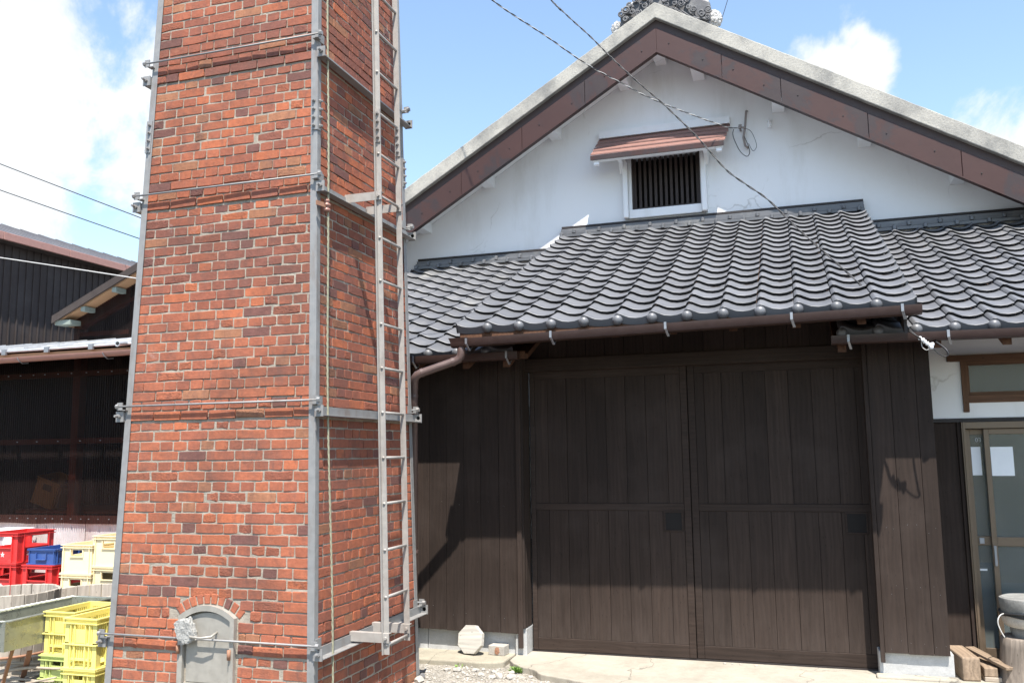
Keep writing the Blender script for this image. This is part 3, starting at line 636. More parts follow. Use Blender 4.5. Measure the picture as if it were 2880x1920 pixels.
# ridge-end ornament with scrolls and rough white mortar
on = hb(MB().prism([(XA-.42, 6.55), (XA-.42, 6.74), (XA-.30, 6.86), (XA-.12, 6.98), (XA, 7.1), (XA+.2, 7.12), (XA+.36, 7.0), (XA+.44, 6.84), (XA+.62, 6.74), (XA+.62, 6.40), (XA, 6.7)], 'y', 9.72, 9.9), 'ridge_end_ornament', MT['onig'], bevel=.02)
def scroll(mb, cx, cz, r, turns=1.9, dirn=1, a0=0, y=9.70, th=.012):
    pts = []; rs = []
    for i in range(34):
        t = i/33; a = a0+dirn*turns*2*math.pi*t; q = r*(1-.86*t); pts.append((cx+q*math.cos(a), y-.012*math.sin(t*3), cz+q*math.sin(a))); rs.append(th*(1-.45*t))
    mb.tube(pts, rs, 6)
sc = MB(); srnd = random.Random(5)
for cx, cz, r, d_, a0 in ((-.34, 6.78, .050, 1, 2.6), (-.40, 6.735, .038, -1, .4), (-.35, 6.665, .034, 1, 0), (-.27, 6.74, .034, -1, 2), (-.30, 6.83, .034, 1, 1),
                          (.12, 6.83, .050, 1, .5), (.20, 6.90, .056, -1, 2.4), (.30, 6.86, .045, 1, 1.2), (.30, 6.75, .040, -1, 0), (.13, 6.76, .034, 1, 3), (.38, 6.92, .06, 1, .3), (.21, 6.69, .030, -1, 1),
                          (.44, 6.66, .038, 1, 2), (.52, 6.60, .045, -1, .8), (.38, 6.69, .030, 1, 0), (-.12, 6.90, .05, 1, 0), (0.02, 6.95, .05, -1, 2)):
    scroll(sc, XA+cx, cz, r, 1.9, d_, a0, 9.70-.02*srnd.random(), r*.30)
for i in range(26):
    t = srnd.uniform(-.42, .60); scroll(sc, XA+t, 6.66-.35*max(0, t)+srnd.uniform(.0, .30)-.25*abs(t)*.5, srnd.uniform(.022, .045), 1.7, srnd.choice((1, -1)), srnd.uniform(0, 6), 9.705-.02*srnd.random(), .010)
for j in range(4):
    sc.tube([(XA+.16+.42*t, 9.69, 6.705-j*.012-.19*t+.03*math.sin(t*7+j*.5)) for t in [i/20 for i in range(21)]], .008, 6)
sc.build('scroll_relief', MT['onig'], on, smooth=True, kind='stuff')
def lumps(name, spots, mat, parent, seed=0, amp=.5, sub=4, fr_=3.0):
    bm = bmesh.new()
    for i, (x, y, z, rx, ry, rz) in enumerate(spots):
        g = bmesh.ops.create_icosphere(bm, subdivisions=sub, radius=1)
        for v in g['verts']:
            p = v.co.copy(); k = 1+amp*noise.fractal(p*fr_+Vector((i*7+seed, 0, 0)), .9, 2.1, 5); v.co = Vector((x+p.x*rx*k, y+p.y*ry*k, z+p.z*rz*k))
    me = bpy.data.meshes.new(name); bm.to_mesh(me); bm.free(); me.materials.append(mat); return put(name, me, parent)
for q_ in [(XA-.24, 9.80, 6.80, .12, .07, .12), (XA-.47, 9.8, 6.62, .07, .06, .09), (XA-.1, 9.82, 6.95, .12, .06, .12), (XA+.40, 9.82, 6.90, .10, .07, .15), (XA+.52, 9.82, 6.72, .09, .06, .12), (XA+.64, 9.8, 6.55, .10, .06, .11), (XA+.5, 9.84, 6.98, .05, .06, .08)]: lumps('white_mortar', [q_], MT['rough'], on, int(q_[0]*100), .17, 5, 4.5)
# gable window: slats, frame, posts, awning
wi = hb(MB().box(WX0-.01, WX1+.01, 10.36, 10.40, WZ0-.02, WZ1+.02), 'gable_window', MT['void'])
for i in range(13):
    x = WX0+.035+(WX1-WX0-.07)*i/12; MB().box(x-.017, x+.017, 10.245, 10.285, WZ0+.03, WZ1-.005).build('slat', MT['black'], wi, bevel=.003)
fm = MB(); fm.box(WX0+.002, WX1-.002, 10.225, 10.34, WZ0+.002, WZ0+.036); fm.box(WX0+.002, WX0+.022, 10.225, 10.34, WZ0+.037, WZ1); fm.box(WX1-.022, WX1-.002, 10.225, 10.34, WZ0+.037, WZ1); fm.build('frame', MT['black'], wi)
for s, x in ((-1, WX0-.06), (1, WX1+.045)):
    pl = [(x-.03, 4.40), (x+.03, 4.40), (x+.03, 5.10), (x+.03+(-s)*0, 5.16), (x+.03+s*.10 if s > 0 else x+.03-.03, 5.24), (x-.03+(s*.10 if s < 0 else .03), 5.24), (x-.03, 5.10)]
    pl = [(x-.03, 4.40), (x+.03, 4.40), (x+.03, 5.08), (x+.03+s*.07, 5.20), (x+.03+s*.07, 5.26), (x-.03+s*.07, 5.26), (x-.03+s*.05, 5.20), (x-.03, 5.10)]
    pst = MB().prism(pl, 'y', 10.09, 10.203); hb(pst, 'window_post', MT['plaster'], bevel=.012)
    hb(MB().prism([(10.2, 5.10), (10.2, 5.22), (9.86, 5.11), (9.86, 5.075), (10.06, 5.07), (10.12, 4.95)], 'x', x-.024+s*.04, x+.024+s*.04), 'awning_bracket', MT['plaster'], bevel=.006)
hb(MB().box(WX0-.03, WX1+.015, 10.155, 10.203, 4.40, 4.508), 'window_sill', MT['plaster'], bevel=.01)
aw = hb(MB().box(-2.10, -.545, 10.135, 10.202, 5.425, 5.515), 'awning', MT['plaster'], bevel=.004)
for i in range(4):
    y0, y1 = 10.19-.098*i, 10.19-.098*(i+1)-.012; z0, z1 = 5.432-.082*i+.0, 5.432-.082*(i+1)+.008; xa, xb = -2.105-.009*i, -.548-.013*i
    MB().hexa([(xa, y1, z1-.008), (xb, y1, z1-.008), (xb, y0, z0-.012), (xa, y0, z0-.012), (xa, y1, z1+.006), (xb, y1, z1+.006), (xb, y0, z0), (xa, y0, z0)]).build('awning_board', MT['awning'], aw)
MB().box(-2.135, -.603, 9.785, 9.797, 5.045, 5.098).build('fascia', MT['copper'], aw)
MB().box(-2.12, -.615, 9.80, 9.86, 5.035, 5.06).build('edge_lath', MT['plaster'], aw)
for x in (-2.07, -.66): MB().box(x-.03, x+.03, 9.81, 9.87, 4.995, 5.034).build('end_block', MT['plaster'], aw)

# ---------------------------------------------- pent roofs with S-tiles
PR = [(-.085, .024), (-.05, .037), (0, .044), (.09, .038), (.20, .023), (.35, .007), (.54, 0), (.72, .003), (.90, .017)]
def tile_mb(p, kind='n', eave=False, Ls=.27, e=.228):
    mb = MB()
    if kind == 'lv': pr = [(.0, .040), (.06, .028), (.18, .014), (.32, .004), (.48, 0), (.64, .001), (.80, .008), (.90, .014)]; pr = [(a-.02, z) for a, z in pr]
    elif kind == 'rv': pr = PR[:-1]+[(.88, .013), (1.0, .028)]
    else: pr = PR
    lift = .027; n = len(pr); vs = []
    def P(a, z, y, dz): return (a*p, y, z+dz+lift*(1-y/e))
    for (y, dz) in ((0, -.0205 if not eave else None), (0, -.004), (.005, 0), (Ls, 0)):
        for a, z in pr:
            if dz is None: vs.append((a*p, 0, min(z*.45, .02)-.058+lift))
            else: vs.append(P(a, z, y, dz) if dz > -.02 else (a*p, .026, z+dz+lift-.004))
    fs = []
    for r_ in range(3):
        for i in range(n-1): fs.append((r_*n+i, r_*n+i+1, (r_+1)*n+i+1, (r_+1)*n+i))
    mb.add(vs, fs)
    # left edge skirt
    a, z = pr[0]; sk = .017 if kind != 'lv' else .085
    mb.add([P(a, z, 0, 0), P(a, z, Ls, 0), P(a, z, Ls, -sk), P(a, z, 0, -sk)], [(0, 1, 2, 3)])
    if kind == 'lv': mb.add([P(a, z, 0, 0), P(a+.05, z-.006, 0, 0), P(a+.05, z-.006, 0, -sk), P(a, z, 0, -sk)], [(0, 1, 2, 3)])
    if kind == 'rv': a, z = pr[-1]; mb.add([P(a, z, 0, 0), P(a, z, Ls, 0), P(a, z, Ls, -.085), P(a, z, 0, -.085)], [(0, 1, 2, 3)]); mb.add([P(a, z, 0, 0), P(a-.06, z-.008, 0, 0), P(a-.06, z-.008, 0, -.085), P(a, z, 0, -.085)], [(0, 1, 2, 3)])
    if eave and kind != 'lv':
        n2 = 14; b0 = len(mb.v); vs = []; fs = []
        for j in range(7):
            t = -.5+j/6*(math.pi*.5+.5)
            for k in range(n2): a_ = 2*math.pi*k/n2; r_ = .0415*math.cos(t)+.0001; vs.append((r_*math.cos(a_), -.002-.036*math.sin(t), .014+r_*math.sin(a_)*1.0))
        for j in range(6):
            for k in range(n2): fs.append((j*n2+k, j*n2+(k+1) % n2, (j+1)*n2+(k+1) % n2, (j+1)*n2+k))
        mb.add(vs, fs)
    return mb
def tmesh(name, mb):
    me = mb.mesh(name, MT['tile']); me.polygons.foreach_set('use_smooth', [True]*len(me.polygons))
    try: me.set_sharp_from_angle(angle=R(42))
    except Exception: pass
    return me
def transform(mb, M): return [tuple(M @ Vector(v)) for v in mb.v]
def pent(name, x0, hump0, ncol, p, y0, z0, slope, rows, deck, kinds, keep, store):
    ang = math.atan(slope); e = .2285; tm = {}
    for kd in ('n', 'lv', 'rv'):
        for ev in (False, True): tm[kd, ev] = (tile_mb(p, kd, ev), tmesh('roof_tile', tile_mb(p, kd, ev)))
    for r_ in range(rows):
        for c in range(ncol):
            kd = kinds(c); ev = r_ == 0
            x = hump0+p*c+rnd.uniform(-.002, .002); s = r_*e
            Mx = Matrix.Translation((x, y0+s*math.cos(ang), z0+s*math.sin(ang)+rnd.uniform(-.001, .0015))) @ Matrix.Rotation(ang, 4, 'X') @ Matrix.Rotation(rnd.uniform(-.008, .008), 4, 'Z') @ Matrix.Rotation(rnd.uniform(-.006, .006), 4, 'Y')
            if keep(c, r_):
                o = put('roof_tile', tm[kd, ev][1], deck); o.matrix_local = Matrix.Translation(-SL*0) @ Mx
            else: store.add(transform(tm[kd, ev][0], Mx), tm[kd, ev][0].f)
def deck_mb(x0, x1, y0, z0, slope, y1, th=.045, drop=.02):
    z1 = z0+slope*(y1-y0); return MB().hexa([(x0, y0, z0-th-drop), (x1, y0, z0-th-drop), (x1, y1, z1-th-drop), (x0, y1, z1-th-drop), (x0, y0, z0-drop), (x1, y0, z0-drop), (x1, y1, z1-drop), (x0, y1, z1-drop)])
def ridge(x0, x1, yw, zb, parent_name):
    rp_ = hb(MB().box(x0+.01, x1-.01, yw-.10, yw+.002, zb-.14, zb+.01), parent_name, MT['rough'])
    for i, (dy, dz) in enumerate(((.16, 0), (.125, .043), (.09, .083))):
        mb = MB(); x = x0-.02+(.15 if i % 2 else 0)
        mb.hexa([(x0, yw-dy, zb+dz-.012), (x1, yw-dy, zb+dz-.012), (x1, yw+.001, zb+dz), (x0, yw+.001, zb+dz), (x0, yw-dy, zb+dz+.020), (x1, yw-dy, zb+dz+.020), (x1, yw+.001, zb+dz+.032), (x0, yw+.001, zb+dz+.032)])
        k = x0+(.17 if i % 2 else .02)
        while k < x1 and i < 2:
            if k > x0+.015: mb.tube([(k, yw-dy-.010, zb+dz-.008), (k, yw-dy-.012, zb+dz+.018), (k, yw-dy+.03, zb+dz+.034)], [.020, .022, .017], 8)
            k += .305
        mb.build('ridge_course', MT['tile'], rp_, angle=40)
    MB().box(x0, x1, yw-.06, yw-.001, zb+.116, zb+.14).build('flashing', MT['darktrim'], rp_)
spare = MB()
def off(v): return Vector(v)
# entrance roof (raised, in the middle)
e_deck = hb(deck_mb(-2.53, .81, 6.53, 2.628, .445, 10.2), 'entrance_roof', MT['raw'])
pent('mid', 0, -2.54, 13, .26, 6.500, 2.622, .445, 17, e_deck, lambda c: 'lv' if c == 0 else 'rv' if c == 12 else 'n', lambda c, r_: True, spare)
ridge(-2.59, .84, 10.2, 4.232, 'entrance_ridge')
# lower roofs either side
l_deck = hb(deck_mb(-4.5, -2.06, 6.85, 2.478, .449, 10.2), 'left_roof', MT['raw'])
pent('left', 0, -2.926-.26*6, 9, .26, 6.815, 2.475, .449, 16, l_deck, lambda c: 'n', lambda c, r_: False, spare)
r_deck = hb(deck_mb(.30, 3.2, 6.85, 2.478, .449, 10.2), 'right_roof', MT['raw'])
pent('right', 0, .86-.25*2, 12, .25, 6.815, 2.475, .449, 16, r_deck, lambda c: 'n', lambda c, r_: 1 <= c <= 8 and r_ < 10, spare)
o = hb(spare, 'roof_tiles', MT['tile'], angle=42); o['kind'] = 'stuff'
ridge(-4.5, -2.5, 10.2, 3.985, 'left_ridge'); ridge(.80, 3.2, 10.2, 3.985, 'right_ridge')
# cheek boards of the raised roof, eave boards
for x in (-2.50, .76):
    hb(MB().hexa([(x, 6.62, 2.44), (x+.02, 6.62, 2.44), (x+.02, 10.2, 4.02), (x, 10.2, 4.02), (x, 6.62, 2.61), (x+.02, 6.62, 2.61), (x+.02, 10.2, 4.18), (x, 10.2, 4.18)]), 'cheek_board', MT['darktrim'])
hb(MB().box(-2.52, .80, 6.515, 6.53, 2.565, 2.63), 'eave_board', MT['raw']); hb(MB().box(-4.5, -2.08, 6.838, 6.85, 2.42, 2.475), 'eave_board', MT['raw']); hb(MB().box(.32, 3.2, 6.838, 6.85, 2.42, 2.475), 'eave_board', MT['raw'])
def rafter(x, y0, z0, slope, y1, w_=.058, h_=.075):
    z1 = z0+slope*(y1-y0); hb(MB().hexa([(x-w_/2, y0, z0-h_), (x+w_/2, y0, z0-h_), (x+w_/2, y1, z1-h_), (x-w_/2, y1, z1-h_), (x-w_/2, y0, z0), (x+w_/2, y0, z0), (x+w_/2, y1, z1), (x-w_/2, y1, z1)]), 'rafter', MT['raw'])
for x in (-2.15, -1.72, -1.28, -.84, -.40, .045, .485): rafter(x, 6.60, 2.592, .445, 8.2)
for x in (-4.2, -3.75, -3.08, -2.62, -2.26, .36, 1.0, 1.45, 1.9): rafter(x, 6.90, 2.432, .449, 8.4)
# gutters
def gutter(x0, x1, yf, zt0, zt1, wd, dp, name='gutter'):
    mb = MB(); t = .003; prof = [(yf, 0), (yf+.002, -dp*.55), (yf+.012, -dp*.92), (yf+.03, -dp), (yf+wd-.02, -dp), (yf+wd-.004, -dp*.8), (yf+wd, 0), (yf+wd-t, 0), (yf+wd-.008, -dp*.76), (yf+wd-.022, -dp+t), (yf+.031, -dp+t), (yf+.015, -dp*.9), (yf+.006, -dp*.55), (yf+.005, 0)]
    n = len(prof); vs = [(x0, y, zt0+z) for y, z in prof]+[(x1, y, zt1+z) for y, z in prof]
    mb.add(vs, [(i, (i+1) % n, (i+1) % n+n, i+n) for i in range(n)]+[tuple(range(n)), tuple(range(n, 2*n))])
    for xe, z in ((x0, zt0), (x1, zt1)): mb.prism([(yf+.001, z-.001), (yf+.004, z-dp*.6), (yf+.03, z-dp+.001), (yf+wd-.02, z-dp+.001), (yf+wd-.003, z-.001)], 'x', xe-.002, xe+.002)
    g = hb(mb, name, MT['gutter'], angle=35)
    return g
def gbr(g, x, yf, z, dp):
    mb = MB(); mb.box(x-.009, x+.009, yf-.006, yf-.003, z-dp*.75, z+.006); mb.bar((x, yf-.004, z-dp*.7), (x+.016, yf+.03, z-dp-.035), .017, .004); mb.bar((x+.016, yf+.03, z-dp-.035), (x+.016, yf+.11, z-dp+.02), .017, .004)
    mb.build('gutter_bracket', MT['galv'], g)
g1 = gutter(-2.585, .862, 6.46, 2.554, 2.618, .095, .066)
for x in (-2.45, -1.756, -.877, .014, .739): gbr(g1, x, 6.46, 2.605+.0198*x, .062)
g2 = gutter(-4.5, -2.13, 6.775, 2.468, 2.472, .09, .066)
for x in (-3.9, -3.05, -2.22): gbr(g2, x, 6.775, 2.47, .066)
g3 = gutter(.285, 3.2, 6.775, 2.468, 2.448, .09, .062)
for x in (.40, 1.06, 1.9): gbr(g3, x, 6.775, 2.464, .062)
# outlet box and downpipe
dp_ = MB(); dp_.add([(-2.60, 6.452, 2.562), (-2.44, 6.452, 2.562), (-2.44, 6.565, 2.562), (-2.60, 6.565, 2.562), (-2.575, 6.47, 2.50), (-2.46, 6.47, 2.50), (-2.46, 6.55, 2.50), (-2.575, 6.55, 2.50)], [(0, 1, 5, 4), (1, 2, 6, 5), (2, 3, 7, 6), (3, 0, 4, 7), (4, 5, 6, 7)])
dpo = hb(dp_, 'outlet_box', MT['gutter'])
pth = [(-2.51, 6.508, 2.54), (-2.51, 6.508, 2.45), (-2.515, 6.507, 2.418), (-2.535, 6.506, 2.393), (-2.57, 6.495, 2.377), (-2.81, 6.40, 2.288), (-2.84, 6.39, 2.273), (-2.863, 6.395, 2.25), (-2.88, 6.42, 2.21), (-2.905, 6.466, 2.12), (-2.905, 6.468, -.04)]
dpi = hb(MB().tube(pth, .033, 16), 'downpipe', MT['pipe'], smooth=True)
for a, c in ((pth[4], pth[5]), (pth[5], pth[4]), (pth[9], pth[10]), ((-2.905, 6.468, .9), (-2.905, 6.468, .3))):
    a = Vector(a); d_ = (Vector(c)-a).normalized(); MB().tube([a-d_*.004, a+d_*.018], .036, 16).build('pipe_collar', MT['pipe'], dpi, angle=40)

# ---------------------------------------------- left plank wall, door bay, pier
def planks(parent, xs_, y, z0, z1, mat, th=.018, jz=.0, gap=.0014):
    for a, c in zip(xs_[:-1], xs_[1:]):
        j = rnd.uniform(-.0015, .0015)
        MB().box(a+gap, c-gap, y+j, y+th+j, z0+rnd.uniform(-jz, jz), z1).build('plank', mat, parent, bevel=.0012, seg=1)
lw = hb(MB().box(-4.5, -2.24, 7.169, 7.20, .178, 2.45), 'left_wall', MT['darktrim'])
xs_ = [-2.262]
while xs_[-1] > -4.4: xs_.append(xs_[-1]-rnd.uniform(.150, .166))
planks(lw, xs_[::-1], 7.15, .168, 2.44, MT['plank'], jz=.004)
MB().box(-2.262, -2.222, 7.128, 7.149, .055, 2.44).build('corner_batten', MT['plank'], lw, bevel=.003)
nl = MB()
for x in xs_:
    for z in (.32, 1.24): x2, z2 = x-rnd.uniform(.02, .14), z+rnd.uniform(-.05, .05); nl.tube([(x2, 7.1505, z2), (x2, 7.1475, z2)], .0015, 6)
nl.build('nail', MT['galv'], lw, kind='stuff')
hb(MB().box(-2.235, -2.203, 7.20, 7.345, .21, 2.45), 'door_post', MT['plank'], bevel=.003)
hb(MB().box(-2.236, -2.205, 7.151, 7.199, .21, 2.45), 'door_post', MT['plank'], bevel=.002)
fo = hb(MB().box(-2.30, -2.202, 7.17, 7.40, -.04, .208), 'foundation', MT['found'], bevel=.008)
x = -2.305
while x > -4.4: MB().box(x-.396, x, 7.212, 7.36, -.05, .185).build('foundation_block', MT['found'], fo, bevel=.004); x -= .40
# sliding doors
def leaf(x0, x1, sl, sr, seams, y, px0, px1, label):
    fr_ = MB(); fr_.box(x0, sl, y, y+.035, .012, 2.35); fr_.box(sr, x1, y, y+.035, .012, 2.35)
    fr_.box(sl+.0005, sr-.0005, y+.002, y+.035, .012, .112); fr_.box(sl+.0005, sr-.0005, y+.0015, y+.035, 1.164, 1.222); fr_.box(sl+.0005, sr-.0005, y+.002, y+.035, 2.28, 2.35)
    d = hb(fr_, 'sliding_door', MT['rail'], bevel=.003, seg=1); d['label'] = label
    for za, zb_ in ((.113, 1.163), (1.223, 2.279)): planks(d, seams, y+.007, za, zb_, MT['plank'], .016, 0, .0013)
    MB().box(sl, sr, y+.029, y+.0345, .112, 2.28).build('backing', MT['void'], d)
    pl = MB(); pl.box(px0, px1, y+.003, y+.0075, 1.012, 1.15); pl.build('pull_plate', MT['void'], d)
    pf = MB(); w2 = .014
    pf.box(px0-w2, px1+w2, y-.001, y+.006, 1.151, 1.165); pf.box(px0-w2, px1+w2, y-.001, y+.006, .997, 1.011); pf.box(px0-w2, px0, y-.001, y+.006, 1.0115, 1.1505); pf.box(px1, px1+w2, y-.001, y+.006, 1.0115, 1.1505)
    pf.build('pull_frame', MT['rail'], d, bevel=.002)
leaf(-2.190, -.838, -2.149, -.892, [-2.148, -2.031, -1.863, -1.695, -1.522, -1.353, -1.183, -1.014, -.893], 7.32, -1.046, -.918, 'left leaf of dark plank sliding door')
leaf(-.832, .62, -.776, .565, [-.775, -.700, -.560, -.388, -.215, -.040, .135, .305, .46, .564], 7.326, .345, .480, 'right leaf of dark plank sliding door')
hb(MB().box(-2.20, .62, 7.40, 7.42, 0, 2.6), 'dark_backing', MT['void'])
hb(MB().box(-2.236, .545, 7.255, 7.40, 2.345, 2.452), 'lintel', MT['rail'], bevel=.005)
up_ = hb(MB().box(-2.5, .80, 7.31, 7.34, 2.455, 2.99), 'upper_boarding', MT['darktrim'])
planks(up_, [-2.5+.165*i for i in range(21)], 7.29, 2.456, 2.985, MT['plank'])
hb(MB().box(-2.20, .52, 7.325, 7.40, -.02, .010), 'threshold', MT['darktrim'])
pier = hb(MB().box(.535, .97, 7.170, 7.745, .172, 2.62), 'pier', MT['darktrim'])
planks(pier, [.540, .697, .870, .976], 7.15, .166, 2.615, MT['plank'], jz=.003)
MB().box(.508, .5385, 7.135, 7.16, .10, 2.44).build('corner_batten', MT['plank'], pier, bevel=.003)
MB().box(.514, .533, 7.162, 7.318, .17, 2.44).build('side_board', MT['plank'], pier, bevel=.003)
nl = MB()
for x in (.60, .665, .73, .80, .90, .955):
    for z in (.22, .62, 1.06): z2 = z+rnd.uniform(-.05, .05); x2 = x+rnd.uniform(-.02, .02); nl.tube([(x2, 7.1505, z2), (x2, 7.1475, z2)], .0015, 6)
nl.build('nail', MT['galv'], pier, kind='stuff')
pfb = hb(MB().box(.500, 1.0, 7.185, 7.70, -.04, .172), 'pier_base', MT['found'], bevel=.006)
MB().box(.47, 1.02, 7.09, 7.184, -.04, .018).build('footing', MT['apron'], pfb, bevel=.012)
# right entrance: plaster, transom window, bronze sliding glass door
YR = 7.65
rw = MB(); rw.box(.977, 1.19, YR, YR+.12, 1.872, 2.75); rw.box(1.19, 3.2, YR, YR+.12, 2.366, 2.75); rw.box(1.19, 3.2, YR, YR+.12, 1.872, 1.99); rw.box(1.19, 1.262, YR, YR+.12, 1.99, 2.316)
hb(rw, 'right_wall', MT['plaster'])
tw = hb(MB().box(1.168, 3.2, YR-.03, YR+.10, 2.318, 2.366), 'transom_window', MT['oak'], bevel=.003)
MB().box(1.262, 1.304, YR-.022, YR+.1, 1.918, 2.317).build('post', MT['oakv'], tw, bevel=.003)
MB().box(1.3045, 3.2, YR-.015, YR+.1, 1.990, 2.048).build('sill', MT['oak'], tw, bevel=.003)
MB().box(1.3045, 3.2, YR+.02, YR+.06, 2.285, 2.317).build('inner_head', MT['oak'], tw); MB().box(1.305, 1.325, YR+.02, YR+.06, 2.049, 2.284).build('inner_stile', MT['oakv'], tw); MB().box(1.3255, 3.2, YR+.02, YR+.06, 2.049, 2.075).build('inner_sill', MT['oak'], tw)
MB().box(1.3255, 3.2, YR+.038, YR+.042, 2.0755, 2.2845).build('pane', MT['glass'], tw)
hb(MB().box(.977, 3.2, YR-.005, YR+.12, 1.842, 1.871), 'door_header', MT['darktrim'])
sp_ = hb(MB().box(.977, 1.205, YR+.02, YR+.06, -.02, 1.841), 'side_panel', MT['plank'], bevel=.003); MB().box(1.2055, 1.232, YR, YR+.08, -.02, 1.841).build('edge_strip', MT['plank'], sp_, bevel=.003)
gd = MB(); gd.box(1.234, 1.262, YR-.02, YR+.11, -.01, 1.841); gd.box(1.2625, 3.2, YR-.018, YR+.11, 1.79, 1.840); gd.box(1.2625, 3.2, YR-.02, YR+.12, -.02, .025); gd.box(1.244, 1.2475, YR-.028, YR-.02, -.01, 1.841)
gdo = hb(gd, 'entrance_door', MT['bronze'], bevel=.002)
def gleaf(x0, x1, y, name):
    mb = MB(); mb.box(x0, x0+.036, y, y+.03, .027, 1.785); mb.box(x0+.0365, x1, y+.001, y+.029, 1.745, 1.785); mb.box(x0+.0365, x1, y+.001, y+.029, .894, .962); mb.box(x0+.0365, x1, y+.001, y+.029, .027, .125); mb.box(x1+.0005, x1+.036, y, y+.03, .027, 1.785)
    lf = mb.build(name, MT['bronze'], gdo, bevel=.002)
    return lf
def pane(x0, x1, y, z0, z1): MB().box(x0, x1, y, y+.004, z0, z1).build('pane', MT['glass'], gdo)
gleaf(1.266, 1.90, YR+.06, 'leaf_frame'); pane(1.303, 1.8995, YR+.073, .9625, 1.7445); pane(1.303, 1.8995, YR+.073, .126, .8935)
gleaf(1.392, 2.25, YR+.012, 'leaf_frame'); pane(1.429, 2.2495, YR+.025, .9625, 1.7445); pane(1.429, 2.2495, YR+.025, .126, .8935)
gleaf(2.29, 3.16, YR+.06, 'leaf_frame'); pane(2.327, 3.1595, YR+.073, .9625, 1.7445); pane(2.327, 3.1595, YR+.073, .126, .8935)
MB().box(1.305, 1.372, YR+.070, YR+.071, 1.428, 1.648).build('paper_sheet', MT['paper'], gdo); MB().box(1.432, 1.588, YR+.0225, YR+.0235, 1.424, 1.646).build('paper_sheet', MT['paper'], gdo)
MB().box(1.27, 1.40, YR+.095, YR+.097, .10, .76).build('inner_sheet', MT['tarp'], gdo); MB().box(1.42, 1.62, YR+.046, YR+.047, .10, .62).build('inner_sheet', MT['tarp'], gdo); MB().box(1.40, 2.2, YR+.102, YR+.104, .10, .92).build('inner_sheet', MT['paper'], gdo)
MB().box(1.399, 1.417, YR-.002, YR+.012, .745, .895).build('latch', MT['galv'], gdo, bevel=.003); MB().box(1.312, 1.347, YR+.048, YR+.06, .905, .950).build('pull', MT['galv'], gdo, bevel=.003)
MB().box(1.303, 1.3545, YR+.0735-.002, YR+.0725, .70, .715).build('tape', MT['paper'], gdo)
def text(s_, size, M, mat, parent, name='lettering', ext=.0006):
    cu = bpy.data.curves.new('t', 'FONT'); cu.body = s_; cu.size = size; cu.extrude = ext; cu.align_x = 'CENTER'; cu.align_y = 'CENTER'
    t = bpy.data.objects.new('t', cu); C.objects.link(t); bpy.context.view_layer.update()
    me = bpy.data.meshes.new_from_object(t.evaluated_get(bpy.context.evaluated_depsgraph_get())); bpy.data.objects.remove(t); me.name = name; me.materials.clear(); me.materials.append(mat)
    o = put(name, me, parent); o.matrix_local = M; return o
RX = Matrix.Rotation(R(90), 4, 'X')
text('03', .045, Matrix.Translation((1.362, YR+.0718, 1.70)) @ RX, MT['galv'], gdo)
# dim room behind the entrance
rm = MB(); rm.box(.98, 3.2, 9.3, 9.4, -.05, 2.7); rm.box(.98, 1.0, 7.78, 9.3, -.05, 2.7); rm.box(3.18, 3.2, 7.78, 9.3, -.05, 2.7); rm.box(1.0, 3.18, 7.78, 9.3, -.06, -.03); rm.box(.98, 3.2, 7.77, 9.4, 2.751, 2.80)
hb(rm, 'room_lining', MT['cuticle'])
# fittings on the gable wall
br_ = MB(); br_.tube([(-.350, 10.19, 5.56), (-.356, 10.13, 5.54), (-.375, 10.12, 5.36), (-.40, 10.12, 5.22), (-.385, 10.14, 5.13), (-.35, 10.16, 5.10)], .013, 8); br_.tube([(-.43, 10.2, 5.34), (-.43, 10.10, 5.34), (-.37, 10.10, 5.33)], .012, 8); br_.lathe([(0, 0), (.022, 0), (.025, .02), (.015, .03), (.022, .04), (0, .05)], (-.43, 10.10, 5.33), 10)
hb(br_, 'cable_bracket', MT['cuticle'], smooth=True)
lampb = MB().lathe([(0, 0), (.02, 0), (.022, .05), (.012, .065), (.012, .10), (0, .105)], (-.105, 10.15, 5.32), 12); lampb.box(-.13, -.08, 10.15, 10.2, 5.40, 5.43); hb(lampb, 'wall_fitting', MT['plaster'])
# ============================================================ OVERHEAD CABLES
def smooth_path(pts, k=8):
    pts = [Vector(p) for p in pts]; out = []
    for i in range(len(pts)-1):
        p0, p1, p2, p3 = pts[max(i-1, 0)], pts[i], pts[i+1], pts[min(i+2, len(pts)-1)]
        for j in range(k):
            t = j/k; out.append(.5*((2*p1)+(-p0+p2)*t+(2*p0-5*p1+4*p2-p3)*t*t+(-p0+3*p1-3*p2+p3)*t**3))
    return out+[pts[-1]]
def twisted(root, pts, r, amp, pitch, mats):
    sp = smooth_path(pts, 10); dense = []
    for a, c in zip(sp[:-1], sp[1:]):
        n = max(1, int((c-a).length/.02)); dense += [a.lerp(c, i/n) for i in range(n)]
    dense.append(sp[-1]); acc = 0; res = [[] for _ in mats]
    for i, p in enumerate(dense):
        if i: acc += (p-dense[i-1]).length
        t = (dense[min(i+1, len(dense)-1)]-dense[max(i-1, 0)]).normalized(); u = t.cross(Vector((0, 0, 1))).normalized(); v = u.cross(t)
        for k in range(len(mats)):
            a = 2*math.pi*(acc/pitch+k/len(mats)); res[k].append(p+(u*math.cos(a)+v*math.sin(a))*amp)
    for k, m in enumerate(mats): o = MB().tube(res[k], r, 5).build('strand', m, root, smooth=True); o.location = -root.location
A_ = [(-2.316, 6.8, 5.55), (-2.219, 7.059, 5.531), (-2.019, 7.522, 5.497), (-1.777, 8.007, 5.416), (-1.529, 8.447, 5.372), (-1.265, 8.873, 5.323), (-.891, 9.418, 5.294), (-.566, 9.853, 5.277), (-.42, 10.09, 5.33)]
